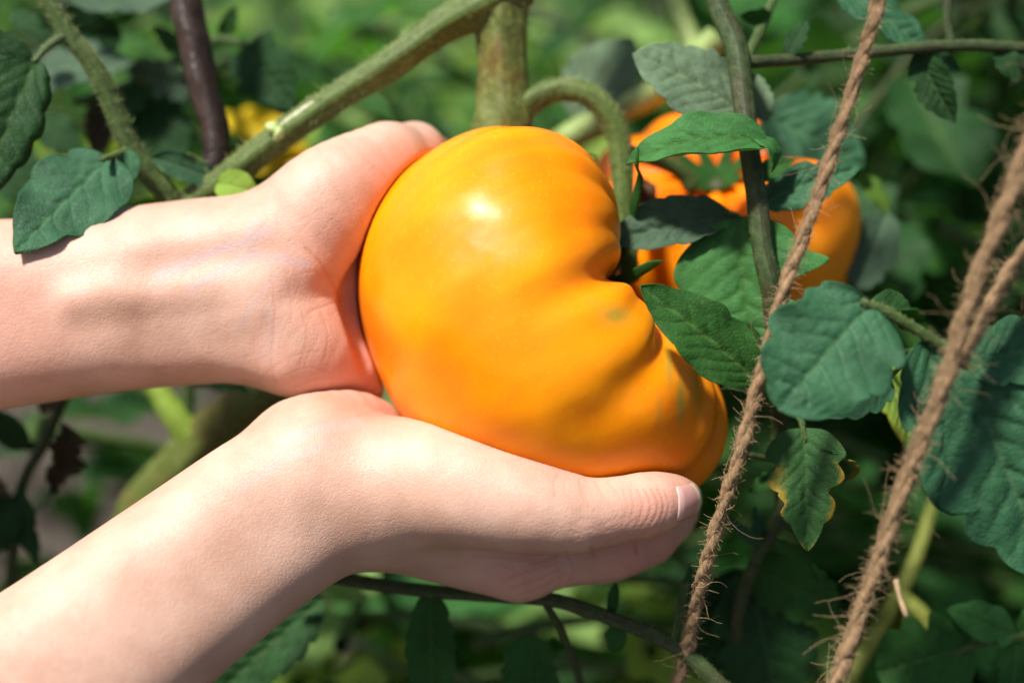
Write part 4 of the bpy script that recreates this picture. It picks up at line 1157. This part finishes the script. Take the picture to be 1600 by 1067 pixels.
def sepals(T, fr, parent, n, L_, wd, up, seed, lift=2.0):
    rs = np.random.default_rng(seed)
    a, nn, m = fr
    cal = None
    for k in range(n):
        ph = 2 * np.pi * k / n + rs.normal() * .12
        ths = np.linspace(.03, L_ * rs.uniform(.85, 1.15), 14)
        P = []
        for i, t in enumerate(ths):
            d = math.cos(t) * a + math.sin(t) * (math.cos(ph + .1 * t) * nn + math.sin(ph + .1 * t) * m)
            r = tomato_r(d[None, :], fr, T)[0]
            P.append(T['c'] + d * (r + lift + up * (i / 13) ** 2 * rs.uniform(.6, 1.4)))
        P = np.array(P)
        Tn, _, _ = frames(P)
        Nn = P - T['c']; Nn /= np.linalg.norm(Nn, axis=1, keepdims=True)
        Sd = np.cross(Tn, Nn); Sd /= np.linalg.norm(Sd, axis=1, keepdims=True)
        V = []
        w = wd * np.sin(np.pi * np.linspace(.18, 1, 14)) ** .8 + .5
        for i in range(14):
            for j in (-1, -.5, 0, .5, 1):
                V.append(P[i] + Sd[i] * w[i] * j + Nn[i] * (abs(j) * w[i] * .35))
        F = [[i * 5 + j, i * 5 + j + 1, (i + 1) * 5 + j + 1, (i + 1) * 5 + j] for i in range(13) for j in range(4)]
        if cal is None:
            kv, kf, kuv = tube_data(catmull(np.array([T['c'] + a * (tomato_r(a[None, :], fr, T)[0] + s_) for s_ in (-4, 6, 14)]), 8), np.linspace(24, 13, 9)[:8], 14)
            cal = mesh_obj('calyx', W(kv), kf, M['stem_dark'], parent, uvs=kuv * .02)
        o = mesh_obj('sepal', W(np.array(V)), F, M['leaf_mid'], cal, attrs=dict(vein=np.zeros(len(V)), edge=np.zeros(len(V))), uvs=np.tile([0.0, 0.0], (len(V), 1)))
        md = o.modifiers.new('t', 'SOLIDIFY'); md.thickness = .0005
sepals(HERO, HFR, hero, 8, .86, 13, 70, 5)
sepals(SEC, fr2, tom2, 8, .5, 12, 20, 6)
stem('fruit_stalk', [(1082, 292, -190, 14), (1064, 268, -180, 13), (1030, 252, -160, 12), (990, 240, -120, 12), (972, 232, -90, 13)], M['stem_green'], v1, 30, 14)

# ------------------------------------------------------------------ jute twine
def twine(pts, label, seed, r0, turns_px=62, fuzz=420, flen=26, plies=3, ends=0):
    rs = np.random.default_rng(seed)
    q = np.array([np.append(Q(*p[:3]), (p[3] if len(p) > 3 else r0) * (ZC - p[2]) / ZC) for p in pts])
    n = 420 + 40 * len(pts)
    c = catmull(q, n); path, rad = c[:, :3], c[:, 3]
    T, N, B = frames(path)
    Ln = np.concatenate([[0], np.cumsum(np.linalg.norm(np.diff(path, axis=0), axis=1))])
    root = empty('twine', W(path[-1]), label, 'twine', 'jute twines tying up the vines')
    for k in range(plies):
        ph = 2 * np.pi * k / plies + Ln / turns_px * 2 * np.pi + .7 * np.sin(Ln * .013 + seed) + .4 * np.sin(Ln * .041 + seed * 2)
        off = rad * .30
        pp = path + off[:, None] * (np.cos(ph)[:, None] * N + np.sin(ph)[:, None] * B)
        rr = rad * .68 * (1 + .14 * np.sin(Ln * .031 + k * 2 + seed) + .10 * np.sin(Ln * .083 + k) + .05 * np.sin(Ln * .37 + k))
        V, F, uv = tube_data(pp, rr, 14, ridge=.05, nr=5, lump=.10, seed=seed + k)
        uv = uv * np.array([1, .02]); uv[:, 0] += uv[:, 1] * 1.4
        mesh_obj('strand', W(V), F, M['twine'], root, uvs=uv)
    VV = []; FF = []; nv = 0
    for w_ in range(fuzz):
        i = rs.integers(2, len(path) - 2)
        th = rs.uniform(0, 2 * np.pi)
        nn = np.cos(th) * N[i] + np.sin(th) * B[i]
        p = path[i] + nn * rad[i] * .8
        far = w_ % 16 == 0
        tang = T[i] * rs.choice([-1, 1]) + np.cross(nn, T[i]) * rs.normal() * .8
        d = nrm(nn * (rs.uniform(.1, .8) if far else rs.uniform(.02, .26)) + tang * rs.uniform(.4, 1.0))
        l = flen * (rs.uniform(.6, 3.4) if far else rs.uniform(.2, .85))
        m = 7 if far else 4; P = [p]; cv = rs.normal(size=3) * (.3 if far else .45)
        for k in range(m):
            d = nrm(d + cv * .7 + rs.normal(size=3) * .22); P.append(P[-1] + d * l / m)
        V, F, _ = tube_data(np.array(P), np.linspace(.36, .18, m + 1), 3, capends=False)
        VV.append(V); FF += [[a + nv for a in f] for f in F]; nv += len(V)
    fz = mesh_obj('fuzz', W(np.vstack(VV)), FF, M['fibre'], root); fz['kind'] = 'stuff'
    return root
tA = twine([(1590, -900, 380), (1500, -520, 350), (1400, -120, 330), (1368, 20, 300), (1335, 130, 290), (1300, 240, 280), (1262, 350, 275), (1230, 440, 272), (1203, 530, 268), (1180, 620, 255), (1158, 700, 240), (1128, 800, 205), (1098, 900, 150), (1078, 990, 80), (1050, 1110, -10)],
      'jute twine running down from the top past the upright vine to the low stem', 21, 11.6, 96, 3000, 20, 2)
tB = twine([(1980, -760, 470), (1800, -330, 455), (1660, 60, 440), (1605, 230, 430), (1560, 350, 420), (1515, 470, 405), (1488, 560, 390), (1455, 650, 370), (1408, 770, 345), (1370, 880, 325), (1335, 980, 308), (1290, 1110, 292)],
      'thick jute twine in front of the broad blue-green leaves at the lower right', 22, 14, 120, 3400, 24, 2)
tC = twine([(2100, -350, 250), (1900, -40, 290), (1700, 260, 330), (1600, 390, 345), (1556, 460, 350), (1528, 515, 352), (1500, 570, 356)],
      'short second twine meeting the thick twine from the right edge', 23, 11, 80, 1000, 20, 2)
o = stem('loose_end', [(1400, 906, 340, 5), (1405, 930, 344, 3.5), (1413, 952, 346, 4.5), (1416, 962, 346, 4)], M['fibre'], tB, 14, 8)

# small leaves along the upper-left branches and the upright vine
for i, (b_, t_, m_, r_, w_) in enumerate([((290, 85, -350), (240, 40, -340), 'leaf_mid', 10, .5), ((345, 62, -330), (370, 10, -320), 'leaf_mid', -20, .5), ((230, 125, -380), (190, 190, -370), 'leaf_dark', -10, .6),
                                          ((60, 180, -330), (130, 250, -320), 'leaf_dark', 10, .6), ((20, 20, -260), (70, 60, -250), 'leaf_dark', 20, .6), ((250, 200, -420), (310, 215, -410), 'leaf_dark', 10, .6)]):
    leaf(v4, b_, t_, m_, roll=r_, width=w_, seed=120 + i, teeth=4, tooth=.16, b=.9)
for i, (b_, t_, m_, r_, w_) in enumerate([((1176, 280, 40), (1240, 250, 30), 'leaf_mid', 20, .5), ((1220, 700, 0), (1290, 690, 10), 'leaf_dark', 20, .5), ((1218, 740, -20), (1170, 770, -10), 'leaf_mid', -20, .5),
                                          ((1230, 90, 10), (1262, 30, 0), 'leaf_dark', 20, .5), ((1560, 72, -30), (1590, 130, -30), 'leaf_dark', -10, .6), ((1225, 640, 10), (1290, 600, 0), 'leaf_mid', 20, .6)]):
    leaf(v5, b_, t_, m_, roll=r_, width=w_, seed=140 + i, teeth=4, tooth=.16, b=.9)

stem('dried_flower', [(1000, 282, -150, 5), (1006, 296, -140, 15), (1014, 312, -140, 12), (1020, 334, -150, 5)], M['dry'], tom2, 22, 16, ridge=.3, nr=5, lump=.5, seed=12)
